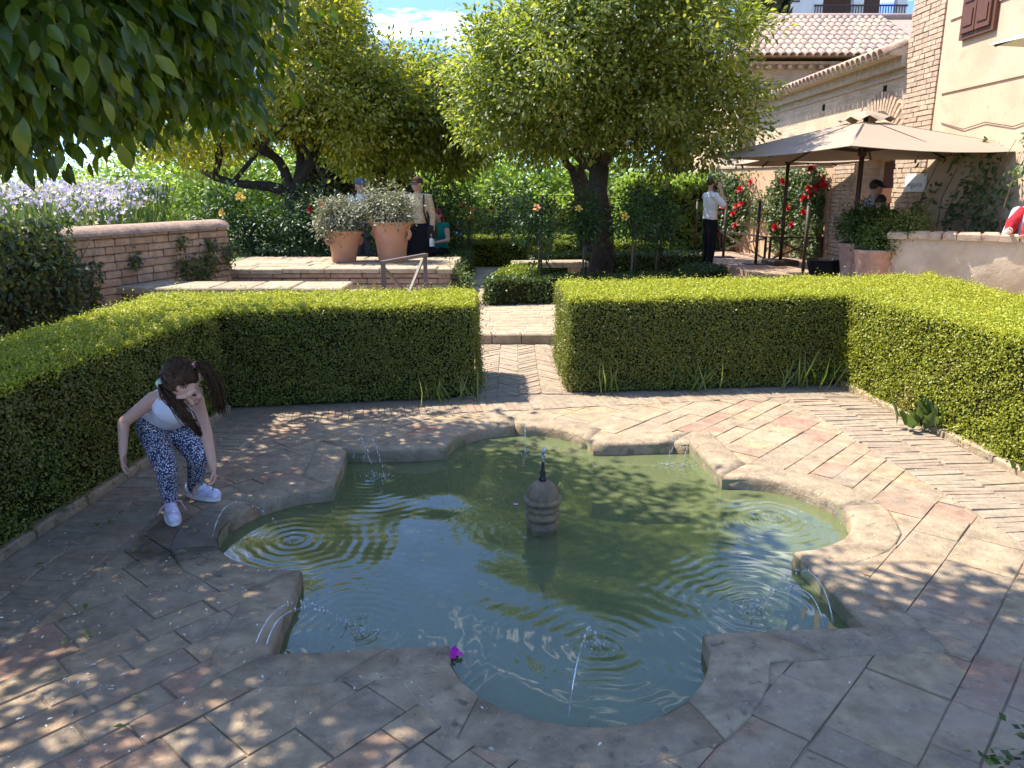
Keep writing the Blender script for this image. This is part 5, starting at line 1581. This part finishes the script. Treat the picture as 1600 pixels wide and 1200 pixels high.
# vine on the ochre block
N = 3600
y = r_.uniform(9.0, 12.0, N); z = .25 + 2.0 * r_.random(N)
den = .75 * (np.sin(y * 5.2 + np.sin(z * 4)) * np.sin(z * 3.8 + y * 2.2) > -.1) + .5 * (z < .9) - .5 * (z > 1.75) * (y > 10.3)
ok = r_.random(N) < den
P = np.stack([FX - .06 - .16 * r_.random(ok.sum()), y[ok], z[ok]], 1)
wall_plant('wall_vine', 'loose green vine on the ochre wall behind the rendered wall', 'vine', (6.1, 10.4, 0), P, np.tile((-1, -.2, .3), (len(P), 1)), .085, M['climber_leaf'],
           [((6.12, a, 0), (6.1, b, zt)) for a, b, zt in ((11.6, 11.5, 2.0), (11.3, 11.0, 1.9), (10.9, 10.5, 2.1), (10.6, 10.9, 1.7), (10.2, 9.8, 2.2), (10.0, 10.3, 1.9), (9.6, 9.4, 2.2), (9.8, 10.4, 1.4), (11.0, 11.6, 1.2))], .4)

cb = MB(); cb.tube([(6.165, 11.7, 2.55), (6.16, 11.1, 2.42), (6.16, 10.6, 2.47), (6.16, 10.0, 2.37), (6.16, 9.4, 2.45)], .006, 5)
tag(cb.build('wall_cable', M['iron'], None, True), 'thin dark cable slung along the ochre plaster wall', 'cable')
# wall sign
sg = thing('wall_sign', 'small white lettered sign board on the brick wall by the doorway', 'sign', (FX - .03, 12.2, 1.72))
MB().box((-.012, 0, 0), (.02, .62, .26)).build('board', M['sign'], sg)
for s_ in (-.27, .27): MB().box((-.025, s_, .112), (.008, .02, .02)).build('screw', M['iron'], sg)
mb = MB(); yy_ = .22; r_l = random.Random(3)
for word in (6, 2, 3):                                   # faint, unreadable print: strokes of worn letters
    for k in range(word):
        mb.box((-.0235, yy_ - .008, -.03), (.002, .006, .05))
        if r_l.random() < .7: mb.box((-.0235, yy_ - .019, -.03 + r_l.choice((-.021, 0, .021))), (.002, .016, .007))
        if r_l.random() < .5: mb.box((-.0235, yy_ - .030, -.03), (.002, .006, .046))
        yy_ -= .038
    yy_ -= .025
mb.build('lettering', M['ink'], sg)

# ------------------------------------------------------------------ people
def melt(name, mb, voxel, mat, parent, smooth=6):
    """one continuous skin over overlapping tapered volumes"""
    o = mb.build(name, mat, parent)
    md = o.modifiers.new('r', 'REMESH'); md.mode = 'VOXEL'; md.voxel_size = voxel
    sm = o.modifiers.new('s', 'SMOOTH'); sm.iterations = smooth; sm.factor = .5
    dg = bpy.context.evaluated_depsgraph_get(); dg.update()
    me = bpy.data.meshes.new_from_object(o.evaluated_get(dg))
    me.name = name
    o.modifiers.clear()
    me.materials.clear(); me.materials.append(mat)
    me.polygons.foreach_set('use_smooth', [True] * len(me.polygons))
    o.data = me
    return o

def cloth(name, c, var=.1, scale=12, bump=.25):
    return surf(name, ((.5, c),), mul=((.3, 1 - var), (.7, 1 + var)), scale=scale, detail=4, rough=.9, bump=bump, bscale=18, spec=.15)
C_hair_dark = plain('dark_brown_hair', (.03, .018, .012), rough=.5, spec=.4, var=.3, scale=90)
C_hair_grey = plain('grey_hair', (.2, .19, .18), rough=.6, var=.3, scale=90)
C_hair_red = plain('red_hair', (.16, .02, .012), rough=.5, var=.35, scale=90)
C_eye = plain('eye_dark', (.02, .015, .012), rough=.2, spec=.6)
C_lip = plain('lip', (.42, .16, .13), rough=.5)
C_white = cloth('white_shirt', (.74, .73, .72), .05)
C_black = cloth('black_cloth', (.012, .012, .014), .2)
C_beige = cloth('beige_knit', (.58, .43, .26), .25, 60)
C_strap = plain('black_strap', (.012, .012, .012), rough=.7)
C_shoe = plain('black_shoe', (.015, .014, .013), rough=.5)

def hand(mb, w, fwd, palm, s=1.0, curl=.5, side=1):
    """palm and five bent fingers; w wrist, fwd towards the fingers, palm = palm normal"""
    f = Vector(fwd).normalized(); p = Vector(palm); p = (p - f * p.dot(f)).normalized(); x = f.cross(p) * side
    w = Vector(w)
    for k, (o, ln) in enumerate(((-.028, .066), (-.010, .074), (.008, .070), (.025, .056))):
        a = w + f * .078 * s + x * o * s
        mb.caps(w + f * .012 * s + x * o * .7 * s, .015 * s, a, .0115 * s, 8)
        d1 = (f * math.cos(curl * .6) + p * math.sin(curl * .6)); d2 = (f * math.cos(curl * 1.7) + p * math.sin(curl * 1.7))
        b = a + d1 * ln * .5 * s; c = b + d2 * ln * .55 * s
        mb.caps(a, .0095 * s, b, .0085 * s, 8); mb.caps(b, .0085 * s, c, .0068 * s, 8)
    a = w + f * .03 * s - x * .03 * s; b = a + (f * .7 - x * .6 + p * .35).normalized() * .036 * s; c = b + (f * .9 - x * .1 + p * .5).normalized() * .03 * s
    mb.caps(w + f * .015 * s, .014 * s, a, .0125 * s, 8); mb.caps(a, .012 * s, b, .0105 * s, 8); mb.caps(b, .0105 * s, c, .008 * s, 8)

def head_parts(mb, H, Mh, s=1.0):
    """skull, jaw, nose, ears; local -Y is the face"""
    def T(x, y, z): return Vector(H) + Mh @ (Vector((x, y, z)) * s)
    def E(c, r): mb.ell(T(*c), tuple(v * s for v in r), Mh, 16, 11)
    E((0, .012, .022), (.074, .092, .092)); E((0, -.018, -.035), (.058, .070, .075)); E((0, -.045, -.078), (.032, .034, .028))
    mb.caps(T(0, -.086, .012), .010 * s, T(0, -.102, -.022), .0125 * s, 8)
    for q in (-1, 1):
        E((q * .077, .012, -.008), (.010, .02, .03)); E((q * .034, -.07, -.025), (.022, .02, .022))
        mb.caps(T(q * .012, -.083, .03), .010 * s, T(q * .045, -.072, .034), .009 * s, 8)
    E((0, -.085, -.052), (.02, .010, .009))
    return T

def face_bits(parent, T, s=1.0):
    mb = MB()
    for q in (-1, 1): mb.ell(T(q * .030, -.083, .010), (.011 * s, .007 * s, .006 * s), nu=10, nv=7)
    mb.build('eye', C_eye, parent, True)
    MB().caps(T(-.019, -.094, -.052), .0045 * s, T(.019, -.094, -.052), .0045 * s, 8).build('mouth', C_lip, parent, True)

def adult(label, loc, rz, h=1.72, shirt=None, legs=None, hair=None, J=None, sleeves=.5, skirt=False, cap=None, headrot=(0, 0, 0), seated=False, skin=None, group='visitors in the garden', torso_w=1.0, long_hair=False, shoes=True, extra=None, brim=True, beard=None):
    t = thing('person', label, 'person', loc, rz, group)
    k = h / 1.72
    j = dict(ankL=(-.09, .02, .09), ankR=(.09, .02, .09), kneeL=(-.095, -.02, .49), kneeR=(.095, -.02, .49), hipL=(-.085, 0, .90), hipR=(.085, 0, .90), pel=(0, 0, .96), wst=(0, 0, 1.1), cst=(0, 0, 1.28), nck=(0, .01, 1.46),
             head=(0, -.015, 1.605), shL=(-.175, .01, 1.395), shR=(.175, .01, 1.395), elL=(-.225, .03, 1.12), elR=(.225, .03, 1.12), wrL=(-.225, -.06, .88), wrR=(.225, -.06, .88), hL=(0, -.25, -1), hR=(0, -.25, -1))
    j.update(J or {})
    j = {a: Vector(b) * (k if a not in ('hL', 'hR') else 1) for a, b in j.items()}
    Mh = (Matrix.Rotation(headrot[2], 3, 'Z') @ Matrix.Rotation(headrot[0], 3, 'X') @ Matrix.Rotation(headrot[1], 3, 'Y'))
    mb = MB()
    T = head_parts(mb, j['head'], Mh, k * 1.0)
    mb.caps(j['nck'] - Vector((0, 0, .03)), .058 * k, j['head'] + Mh @ Vector((0, .02, -.05)), .05 * k)
    mb.ell(j['cst'], (.15 * k * torso_w, .10 * k, .19 * k)); mb.ell(j['wst'], (.125 * k * torso_w, .095 * k, .15 * k)); mb.ell(j['pel'], (.15 * k, .105 * k, .12 * k))
    for s in 'LR':
        mb.caps(j['sh' + s], .052 * k, j['el' + s], .040 * k); mb.caps(j['el' + s], .040 * k, j['wr' + s], .026 * k)
        mb.caps(j['cst'] + Vector((0, 0, .1 * k)), .07 * k, j['sh' + s], .055 * k)
        mb.caps(j['hip' + s], .082 * k, j['knee' + s], .058 * k); mb.caps(j['knee' + s], .055 * k, j['ank' + s], .038 * k)
        hand(mb, j['wr' + s], j['h' + s], (1 if s == 'L' else -1, -.2, 0), k, .5, -1 if s == 'L' else 1)
    melt('body', mb, .011, skin or M['skin'], t, 4)
    face_bits(t, T, k)
    if shirt:
        mb = MB()
        mb.ell(j['cst'], (.172 * k * torso_w, .122 * k, .2 * k)); mb.ell(j['wst'], (.152 * k * torso_w, .12 * k, .19 * k)); mb.caps(j['nck'] + Vector((0, 0, -.05)), .075 * k, j['nck'] + Vector((0, 0, -.015)), .064 * k)
        mb.ell(j['pel'] + Vector((0, 0, .06 * k)), (.16 * k * torso_w, .12 * k, .10 * k))
        for s in 'LR':
            mb.caps(j['cst'] + Vector((0, 0, .1 * k)), .085 * k, j['sh' + s], .068 * k)
            if sleeves > 0:
                e = j['sh' + s].lerp(j['el' + s], min(1, sleeves * 1.6)); mb.caps(j['sh' + s], .068 * k, e, .058 * k)
                if sleeves > .7: mb.caps(j['el' + s], .052 * k, j['el' + s].lerp(j['wr' + s], .9), .038 * k)
        melt('shirt', mb, .012, shirt, t, 5)
    if legs:
        mb = MB(); mb.ell(j['pel'], (.166 * k, .122 * k, .115 * k))
        if skirt:
            for a in (0, .25, .5, .75, 1): mb.caps(j['hipL'].lerp(j['hipR'], a), .11 * k, j['kneeL'].lerp(j['kneeR'], a) + Vector((0, 0, -.1)), .12 * k)
        else:
            for s in 'LR': mb.caps(j['hip' + s], .098 * k, j['knee' + s], .075 * k); mb.caps(j['knee' + s], .075 * k, j['ank' + s] + Vector((0, 0, .0)), .062 * k)
        melt('trousers' if not skirt else 'skirt', mb, .013, legs, t, 4)
    if shoes:
        for s in 'LR':
            a = j['ank' + s]; mb = MB(); mb.ell(a + Vector((0, -.075, -.045)), (.048, .125, .042)); mb.ell(a + Vector((0, .0, -.03)), (.042, .06, .058))
            melt('shoe', mb, .011, C_shoe, t, 3)
    if hair:
        mb = MB()
        mb.ell(T(0, .026, .038), (.083 * k, .096 * k, .090 * k), Mh, 16, 10)
        if long_hair:
            mb.caps(T(0, .07, .02), .06 * k, T(.02, .085, -.16), .055 * k); mb.caps(T(.05, .05, -.02), .045 * k, T(.075, .02, -.2), .035 * k); mb.caps(T(-.05, .05, -.02), .045 * k, T(-.075, .02, -.2), .035 * k)
        melt('hair', mb, .010, hair, t, 3)
    if beard:
        mb = MB(); mb.ell(T(0, -.055, -.078), (.045 * k, .042 * k, .04 * k), Mh); melt('beard', mb, .009, beard, t, 3)
    if cap:
        mb = MB()
        mb.ell(T(0, .012, .055), (.088 * k, .104 * k, .068 * k), Mh, 18, 10)
        o = melt('cap', mb, .010, cap, t, 3)
        if brim:
            V = []; F = []
            for i in range(9):
                a = math.pi * (i / 8); x_ = .082 * math.cos(a); V += [T(x_, -.055 - .03 * math.sin(a), .050), T(x_ * 1.02, -.07 - .10 * math.sin(a), .036 - .008 * abs(math.cos(a)))]
            for i in range(8): F.append((2 * i, 2 * i + 1, 2 * i + 3, 2 * i + 2))
            bo = mobj('brim', raw_mesh('brim', V, F, True), cap, o); sol = bo.modifiers.new('t', 'SOLIDIFY'); sol.thickness = .006
    if extra: extra(t, j, T, k)
    return t

def strap_extra(t, j, T, k):
    MB().tube([j['shL'] + Vector((.05, -.1, .05)), j['cst'] + Vector((-.09, -.125, .0)), j['wst'] + Vector((-.13, -.09, .0))], .016, 6).build('strap', C_strap, t, True)
    MB().tube([j['shL'] + Vector((.05, -.1, .05)), j['shL'] + Vector((.05, .02, .085)), j['cst'] + Vector((-.08, .13, .0))], .016, 6).build('strap', C_strap, t, True)
    MB().box(j['cst'] + Vector((0, .2, -.02)), (.28, .14, .4), 0, .03).build('rucksack', C_black, t)

p = at(563, 300, 13.2)
adult('man in white shirt and dark blue cap behind the left pot', (p.x, 13.2, .1), R(25), 1.70, C_white, cloth('grey_trousers', (.12, .12, .13)), C_hair_grey, cap=cloth('navy_cap', (.09, .11, .16)), headrot=(.1, 0, .1), extra=strap_extra, beard=C_hair_grey)
def woman_extra(t, j, T, k):
    MB().tube([j['shR'] + Vector((-.04, -.10, .05)), j['cst'] + Vector((.14, -.11, -.1)), j['pel'] + Vector((.18, -.03, .0))], .014, 6).build('strap', C_strap, t, True)
    MB().box(j['pel'] + Vector((.22, .05, -.1)), (.1, .24, .22), 0, .02).build('shoulder_bag', C_strap, t)
    MB().box(T(0, -.088, .012), (.13 * k, .02, .034), 0).build('sunglasses', C_eye, t)
    b = j['wrR'] + Vector((0, -.03, -.16)); MB().box(b, (.05, .10, .13), 0, .01).build('white_bag', C_white, t)
p = at(652, 300, 12.75)
m_knit = surf('woven_beige_top', ((.5, (.62, .45, .27)),), mul=((.45, .7), (.55, 1.15)), scale=55, detail=1, rough=.9, bump=.3, bscale=60)
adult('woman in brown cap, sunglasses and beige woven top behind the right pot', (p.x, 12.75, .1), R(-12), 1.72, m_knit, C_black, C_hair_dark, cap=cloth('brown_cap', (.09, .045, .03)), skirt=True, sleeves=1.0, headrot=(.05, 0, -.35),
      J=dict(wrR=(.24, -.02, .86), elR=(.235, .03, 1.12), elL=(-.2, -.02, 1.13), wrL=(-.1, -.2, 1.05)), extra=woman_extra)
p = at(688, 352, 13.9)
adult('seated red haired woman in green top looking down', (p.x, 13.9, .1 + (p.z - 1.05)), R(-35), 1.62, cloth('green_top', (.01, .16, .11)), C_black, C_hair_red, sleeves=0, long_hair=True, headrot=(.5, 0, .2),
      J=dict(ankL=(-.09, -.42, .09), ankR=(.09, -.42, .09), kneeL=(-.1, -.45, .5), kneeR=(.1, -.45, .5), hipL=(-.085, 0, .52), hipR=(.085, 0, .52), pel=(0, 0, .55), wst=(0, 0, .70), cst=(0, -.02, .88), nck=(0, -.04, 1.06), head=(0, -.09, 1.19), shL=(-.165, -.02, 1.0), shR=(.165, -.02, 1.0), elL=(-.2, -.05, .74), elR=(.22, -.05, .74), wrL=(-.05, -.25, .70), wrR=(.05, -.25, .70), hL=(.6, -.6, -.2), hR=(-.6, -.6, -.2)))
sb = thing('stone_stool', 'small stone stool under the red haired woman', 'stool', (p.x, 13.95, .1)); MB().box((0, 0, .2 + (p.z - 1.05) * .5), (.6, .5, .40 + (p.z - 1.05)), 0, .02).build('block', M['slab'], sb)
def phone_extra(t, j, T, k):
    MB().box(T(-.088, -.02, -.02), (.012, .07, .13), 0, .003).build('phone', C_eye, t)
p = gnd(1104, 427, .1)
adult('man in white shirt and black trousers on the phone', (p.x, p.y, .1), R(104), 1.74, C_white, C_black, C_hair_dark, headrot=(.1, 0, -.1), torso_w=1.12, J=dict(elL=(-.30, -.13, 1.20), wrL=(-.15, -.10, 1.52), hL=(.3, .1, 1), elR=(.23, -.06, 1.14), wrR=(.12, -.22, 1.08), hR=(-.8, -.4, .1)), extra=phone_extra, beard=C_hair_dark)
p = at(1368, 292, 12.2)
adult('man in dark cap and pale blue shirt under the parasol', (p.x, 12.2, p.z - 1.62), R(95), 1.72, cloth('pale_blue_shirt', (.45, .45, .55), .1), cloth('jeans', (.08, .11, .18)), C_hair_dark, cap=cloth('black_cap', (.015, .015, .02)), headrot=(.15, 0, .1))
p = at(1381, 306, 11.6)
adult('stooping man in black shirt seen from behind under the parasol', (p.x, 11.6, 0), R(165), 1.70, C_black, cloth('dark_jeans', (.05, .06, .09)), C_hair_dark, headrot=(.5, 0, -.3), torso_w=1.15, J=dict(pel=(0, .12, .9), hipL=(-.085, .12, .86), hipR=(.085, .12, .86), wst=(0, .08, 1.04), cst=(0, -.03, 1.19), nck=(0, -.14, 1.32), head=(0, -.2, 1.44), shL=(-.19, -.08, 1.28), shR=(.19, -.08, 1.28), elL=(-.24, -.2, 1.04), elR=(.24, -.2, 1.04), wrL=(-.15, -.4, .95), wrR=(.15, -.4, .95)))
def scarf_extra(t, j, T, k):
    mb = MB(); mb.tube([j['nck'] + Vector((-.08, -.06, -.02)), j['cst'] + Vector((-.13, -.14, 0)), j['pel'] + Vector((-.16, -.15, .05))], [.05, .07, .05], 8, .3)
    mb.tube([j['nck'] + Vector((.06, -.07, -.02)), j['cst'] + Vector((.06, -.15, 0)), j['pel'] + Vector((.04, -.17, .02))], [.045, .06, .045], 8, .3)
    mb.build('scarf', cloth('red_scarf', (.42, .03, .04), .4, 30), t, True)
    MB().tube([j['wrR'] + Vector((0, .045, .008)), j['wrR'] + Vector((0, .015, .003))], .036, 10).build('watch', C_strap, t, True)
adult('person in white sleeve and red scarf cut by the right edge', (5.93, 9.02, 0), R(-60), 1.68, C_white, cloth('pale_jeans', (.35, .42, .5)), C_hair_dark, cap=C_black, sleeves=.75, headrot=(.25, 0, .1), J=dict(elR=(.27, -.13, 1.20), wrR=(.2, -.36, 1.17), hR=(-.1, -.8, -.3), elL=(-.2, -.1, 1.14), wrL=(-.05, -.34, 1.2), hL=(.3, -.8, -.2)), extra=scarf_extra)
p = at(716, 368, 19.8)
adult('distant visitor in blue by the path end', (p.x, 19.8, .1 + p.z - 1.35), R(30), 1.6, cloth('blue_shirt', (.12, .25, .45)), C_black, C_hair_grey)
p = at(749, 374, 20.6)
adult('distant bending visitor in white by the path end', (p.x, 20.6, .1 + p.z - 1.25), R(90), 1.6, C_white, C_black, C_hair_dark, J=dict(pel=(0, .15, .9), cst=(0, -.1, 1.1), wst=(0, .05, 1.02), nck=(0, -.28, 1.16), head=(0, -.38, 1.2), shL=(-.16, -.2, 1.12), shR=(.16, -.2, 1.12), elL=(-.2, -.25, .85), elR=(.2, -.25, .85), wrL=(-.15, -.35, .65), wrR=(.15, -.35, .65)))

# ---- the girl at the pool edge
GB = Vector((-1.62, 3.62, 0))
girl = thing('person', 'girl in white top and dotted leggings bending at the pool edge', 'person', GB, 0, 'visitors in the garden')
def G(u, v, Y): return at(u, v, Y) - GB
ank1 = G(266, 788, 3.66); knee1 = G(260, 733, 3.60); hip1 = G(237, 668, 3.86)
ank2 = G(305, 766, 3.90); knee2 = G(309, 713, 3.78); hip2 = G(276, 664, 3.92)
pel = (hip1 + hip2) / 2 + Vector((0, .03, .03))
shR_ = G(240, 623, 3.70); shL_ = G(306, 622, 3.62)
cst = (shR_ + shL_) / 2 + Vector((-.01, .05, -.035))
elR_ = G(193, 660, 3.68); wrR_ = G(192, 708, 3.60)
elL_ = G(322, 676, 3.56); wrL_ = G(333, 729, 3.52)
head = G(290, 601, 3.50)
toe1 = G(273, 811, 3.50); toe2 = G(344, 775, 3.84)
# face looks down and towards the pool
fdir = Vector((.42, -.62, -.72)).normalized(); updir = Vector((-.1, -.75, .62)); updir = (updir - fdir * updir.dot(fdir)).normalized()
xdir = updir.cross(-fdir) * -1
Mh = Matrix((( (-fdir).cross(updir)).normalized(), -fdir, updir)).transposed()
if Mh.determinant() < 0: Mh = Matrix((-(-fdir).cross(updir).normalized(), -fdir, updir)).transposed()
mb = MB()
T = head_parts(mb, head, Mh, .95)
nb_ = cst + Vector((.015, -.04, .06))
mb.caps(nb_, .042, head + Mh @ Vector((0, .03, -.05)), .036)
mb.ell(cst, (.105, .085, .10)); mb.caps(cst, .088, pel, .088)
for s_, e_, w_ in ((shR_, elR_, wrR_), (shL_, elL_, wrL_)):
    mb.caps(cst + Vector((0, 0, .02)), .06, s_, .037); mb.caps(s_, .037, e_, .029); mb.caps(e_, .029, w_, .0195)
for h_, k_, a_ in ((hip1, knee1, ank1), (hip2, knee2, ank2)):
    mb.caps(h_, .070, k_, .047); mb.caps(k_, .045, a_, .030)
hand(mb, wrR_, (.02, -.12, -1), (1, .1, 0), .72, .35, -1)
hand(mb, wrL_, (.12, -.2, -.95), (-.6, -.3, -.2), .72, .8, 1)
melt('body', mb, .0042, M['skin_girl'], girl, 4)
face_bits(girl, T, .95)
m, nt, out = nmat('dotted_leggings')
vo = nd(nt, 'ShaderNodeTexVoronoi', {'Vector': nt.nodes.new('ShaderNodeNewGeometry').outputs['Position'], 'Scale': 120.0, 'Randomness': .9})
dots = ramp(nt, vo.outputs['Distance'], ((.32, (.66, .67, .72)), (.44, (.04, .05, .10))))
bs = nd(nt, 'ShaderNodeBsdfPrincipled', {'Base Color': dots, 'Roughness': .85, 'Specular IOR Level': .2}); nt.links.new(bs.outputs[0], out.inputs[0])
mb = MB(); mb.ell(pel, (.115, .10, .085))
for h_, k_, a_ in ((hip1, knee1, ank1), (hip2, knee2, ank2)):
    mb.caps(h_, .080, k_, .054); mb.caps(k_, .053, a_ + Vector((0, 0, .02)), .039)
melt('leggings', mb, .008, m, girl, 4)
mb = MB(); mb.ell(cst + Vector((-.01, .012, -.02)), (.120, .105, .095)); mb.caps(cst + Vector((-.008, .02, -.02)), .104, pel + Vector((0, -.01, .05)), .118)
mb.caps(cst + Vector((-.01, .03, .02)), .085, shR_ + Vector((.03, .02, .0)), .034); mb.caps(cst + Vector((.01, .03, .02)), .085, shL_ + Vector((-.03, .02, 0)), .034)
melt('white_top', mb, .008, cloth('white_vest', (.74, .75, .80), .04), girl, 4)
m_hair = surf('brown_hair', ((.5, (.05, .026, .013)),), mul=((.35, .55), (.65, 1.7)), scale=45, detail=4, rough=.6, bump=.5, bscale=70, spec=.18)
mb = MB(); mb.ell(T(0, .028, .036), (.083 * .95, .098 * .95, .090 * .95), Mh, 18, 12)
melt('hair', mb, .007, m_hair, girl, 3)
# combed strands from the parting to the two bunches
ss = MB(); r_h = random.Random(8)
for side in (-1, 1):
    tie = Vector((side * .078, .045, .03)).normalized()
    for k in range(70):
        y0 = r_h.uniform(-.5, .95); st_ = Vector((r_h.gauss(0, .03), y0, math.sqrt(max(0, 1 - y0 * y0)))).normalized()
        if k % 3 == 0: st_ = Vector((side * r_h.uniform(0, .8), -.75 + r_h.uniform(-.05, .1), r_h.uniform(.25, .6))).normalized()
        L = []
        for i in range(9):
            d = st_.lerp(tie, i / 8).normalized(); lift = 1.0 + .02 * math.sin(math.pi * i / 8) + r_h.uniform(0, .012)
            L.append(T(d.x * .085 * lift, .028 + d.y * .100 * lift, .036 + d.z * .092 * lift))
        ss.tube(L, [.0022 + .0012 * (i / 8) for i in range(9)], 4)
ss.build('combed_hair', m_hair, girl, True)
# two bunches: one lifted on the far side, one hanging past the face
def bunch(pts, rad, name='hair_bunch', n_=80, seed=1):
    rr = random.Random(seed); mb = MB(); pts = [Vector(p) for p in pts]
    for k in range(n_):
        o = Vector((rr.gauss(0, 1), rr.gauss(0, 1), rr.gauss(0, 1)))
        L = []
        for i in range(12):
            s = i / 11 * (len(pts) - 1); a = min(int(s), len(pts) - 2); p = pts[a].lerp(pts[a + 1], s - a)
            rad_i = rad[a] + (rad[a + 1] - rad[a]) * (s - a)
            L.append(p + o * rad_i * (.45 + .12 * math.sin(i * .9 + k)) + Vector((rr.gauss(0, .002), rr.gauss(0, .002), rr.gauss(0, .002))))
        mb.tube(L, [.0036 * (1 - .8 * (i / 11) ** 2) for i in range(12)], 4)
    mb.build(name, m_hair, girl, True)
bunch([G(304, 572, 3.50), G(318, 570, 3.50), G(333, 592, 3.52), G(340, 620, 3.54), G(346, 645, 3.56)], [.012, .026, .034, .034, .022], seed=1)
bunch([G(252, 600, 3.50), G(262, 615, 3.44), G(280, 638, 3.42), G(298, 660, 3.42), G(314, 680, 3.44)], [.014, .028, .032, .028, .012], seed=2)
MB().tube([G(300, 569, 3.50), G(305, 574, 3.50)], .022, 10).build('hair_tie', plain('pink_tie', (.6, .25, .3)), girl, True)
MB().tube([G(250, 597, 3.51), G(254, 603, 3.49)], .022, 10).build('hair_tie', plain('mint_tie', (.45, .55, .42)), girl, True)
m_shoe = surf('pearly_trainer', ((.5, (.62, .60, .72)),), mul=((.35, .8), (.65, 1.25)), scale=30, detail=2, rough=.25, bump=0, spec=.6)
m_lace = plain('pink_lace', (.72, .38, .36), rough=.7)
m_sole = plain('white_sole', (.72, .70, .66), rough=.6)
for a_, t_ in ((ank1, toe1), (ank2, toe2)):
    d = Vector((t_.x - a_.x, t_.y - a_.y, 0)); d.normalize(); sd = Vector((-d.y, d.x, 0))
    heel = Vector((a_.x, a_.y, 0)) - d * .03; tip = heel + d * .165
    mb = MB(); mb.caps(heel + Vector((0, 0, .045)), .030, tip + Vector((0, 0, .034)), .032); mb.caps(heel + Vector((0, 0, .05)), .033, heel + d * .02 + Vector((0, 0, .085)), .033); mb.caps(heel + d * .05 + Vector((0, 0, .06)), .030, tip - d * .04 + Vector((0, 0, .04)), .034)
    sh_ = melt('shoe', mb, .006, m_shoe, girl, 4)
    V = []; ns = 18
    for z in (.003, .024):
        for k in range(ns):
            an = 2 * math.pi * k / ns; p = heel.lerp(tip, .5) + d * (.112 * math.cos(an)) + sd * (.039 * math.sin(an) * (1 + .12 * math.cos(an))); V.append((p.x, p.y, z))
    MB().add(V, [tuple(range(ns - 1, -1, -1)), tuple(range(ns, 2 * ns))] + [(k, (k + 1) % ns, ns + (k + 1) % ns, ns + k) for k in range(ns)]).build('sole', m_sole, sh_)
    lb = MB()
    for q in range(4):
        c = heel + d * (.055 + q * .021) + Vector((0, 0, .092 - q * .0085)); lb.tube([c - sd * .026 - Vector((0, 0, .012)), c, c + sd * .026 + d * .008 - Vector((0, 0, .012))], .0038, 6)
    c = heel + d * .05 + Vector((0, 0, .095)); lb.tube([c, c + sd * .05 - d * .02 - Vector((0, 0, .03)), c + sd * .07 - Vector((0, 0, .075))], .0035, 6); lb.tube([c, c - sd * .05 + d * .02 - Vector((0, 0, .04)), c - sd * .065 + d * .01 - Vector((0, 0, .078))], .0035, 6)
    lb.build('lace', m_lace, sh_, True)
tw_ = MB(); tw_.tube([wrL_ + Vector((.012, -.02, -.045)), wrL_ + Vector((-.005, -.02, -.115))], .003, 6); o = tw_.build('twig', M['stem']); o.location = GB; tag(o, 'small brown twig held in the girl\'s lowered hand', 'twig')

# ------------------------------------------------------------------ weeds and details at the hedge feet
def tuft(label, x, y, n_, h, lean, seed, mat=None, tmpl=BLADE, z0=0.0, spread=.08):
    r_ = np.random.default_rng(seed)
    P = np.stack([r_.normal(0, spread, n_), r_.normal(0, spread * .4, n_), np.zeros(n_)], 1)
    D = np.stack([r_.normal(lean[0], .4, n_), r_.normal(lean[1], .3, n_), np.ones(n_)], 1)
    o = mobj('weed_tuft', leaves_mesh('weed_tuft', P, D, rdir(n_, r_) + np.array((0, -1, 0)), r_.uniform(.5, 1.1, n_) * h, tmpl, .35 if tmpl is BLADE else .8), mat or M['grass']); o.location = (x, y, z0)
    tag(o, label, 'weed', 'weeds at the hedge feet')
tuft('long grass blades at the foot of the back hedge, left of the path', -.62, 5.86, 18, .26, (.1, -.3), 1, spread=.14)
tuft('pale grass blades by the gap corner of the left back hedge', -.36, 5.92, 14, .26, (-.3, -.3), 2)
tuft('thin grass blades before the middle of the right back hedge', 1.55, 6.2, 22, .32, (.3, -.3), 3, spread=.10)
tuft('tall grass clump in the corner of the right hedges', 2.5, 6.28, 22, .36, (.05, -.3), 4, spread=.14)
tuft('few grass blades near the left end of the right back hedge', .78, 6.10, 8, .36, (.1, -.2), 5, spread=.07)
tuft('leafy weed sprouting at the foot of the sunny right hedge', 2.90, 5.12, 60, .20, (-.5, -.3), 6, M['climber_leaf'], LEAF4, .02, .09)
tuft('small weed by the kerb at the right edge of the picture', 3.04, 4.25, 24, .10, (-.3, -.3), 7, M['climber_leaf'], LEAF4, .02, .05)
bush('box_shrub', 'tip of a small green shrub at the bottom right corner', (1.42, 1.52, 0), [((1.42, 1.52, .20), (.20, .16, .16))], 90, 30, .04, .028, M['box_dark'], 141, None, False, LEAF2, 'shrub', None, .3)
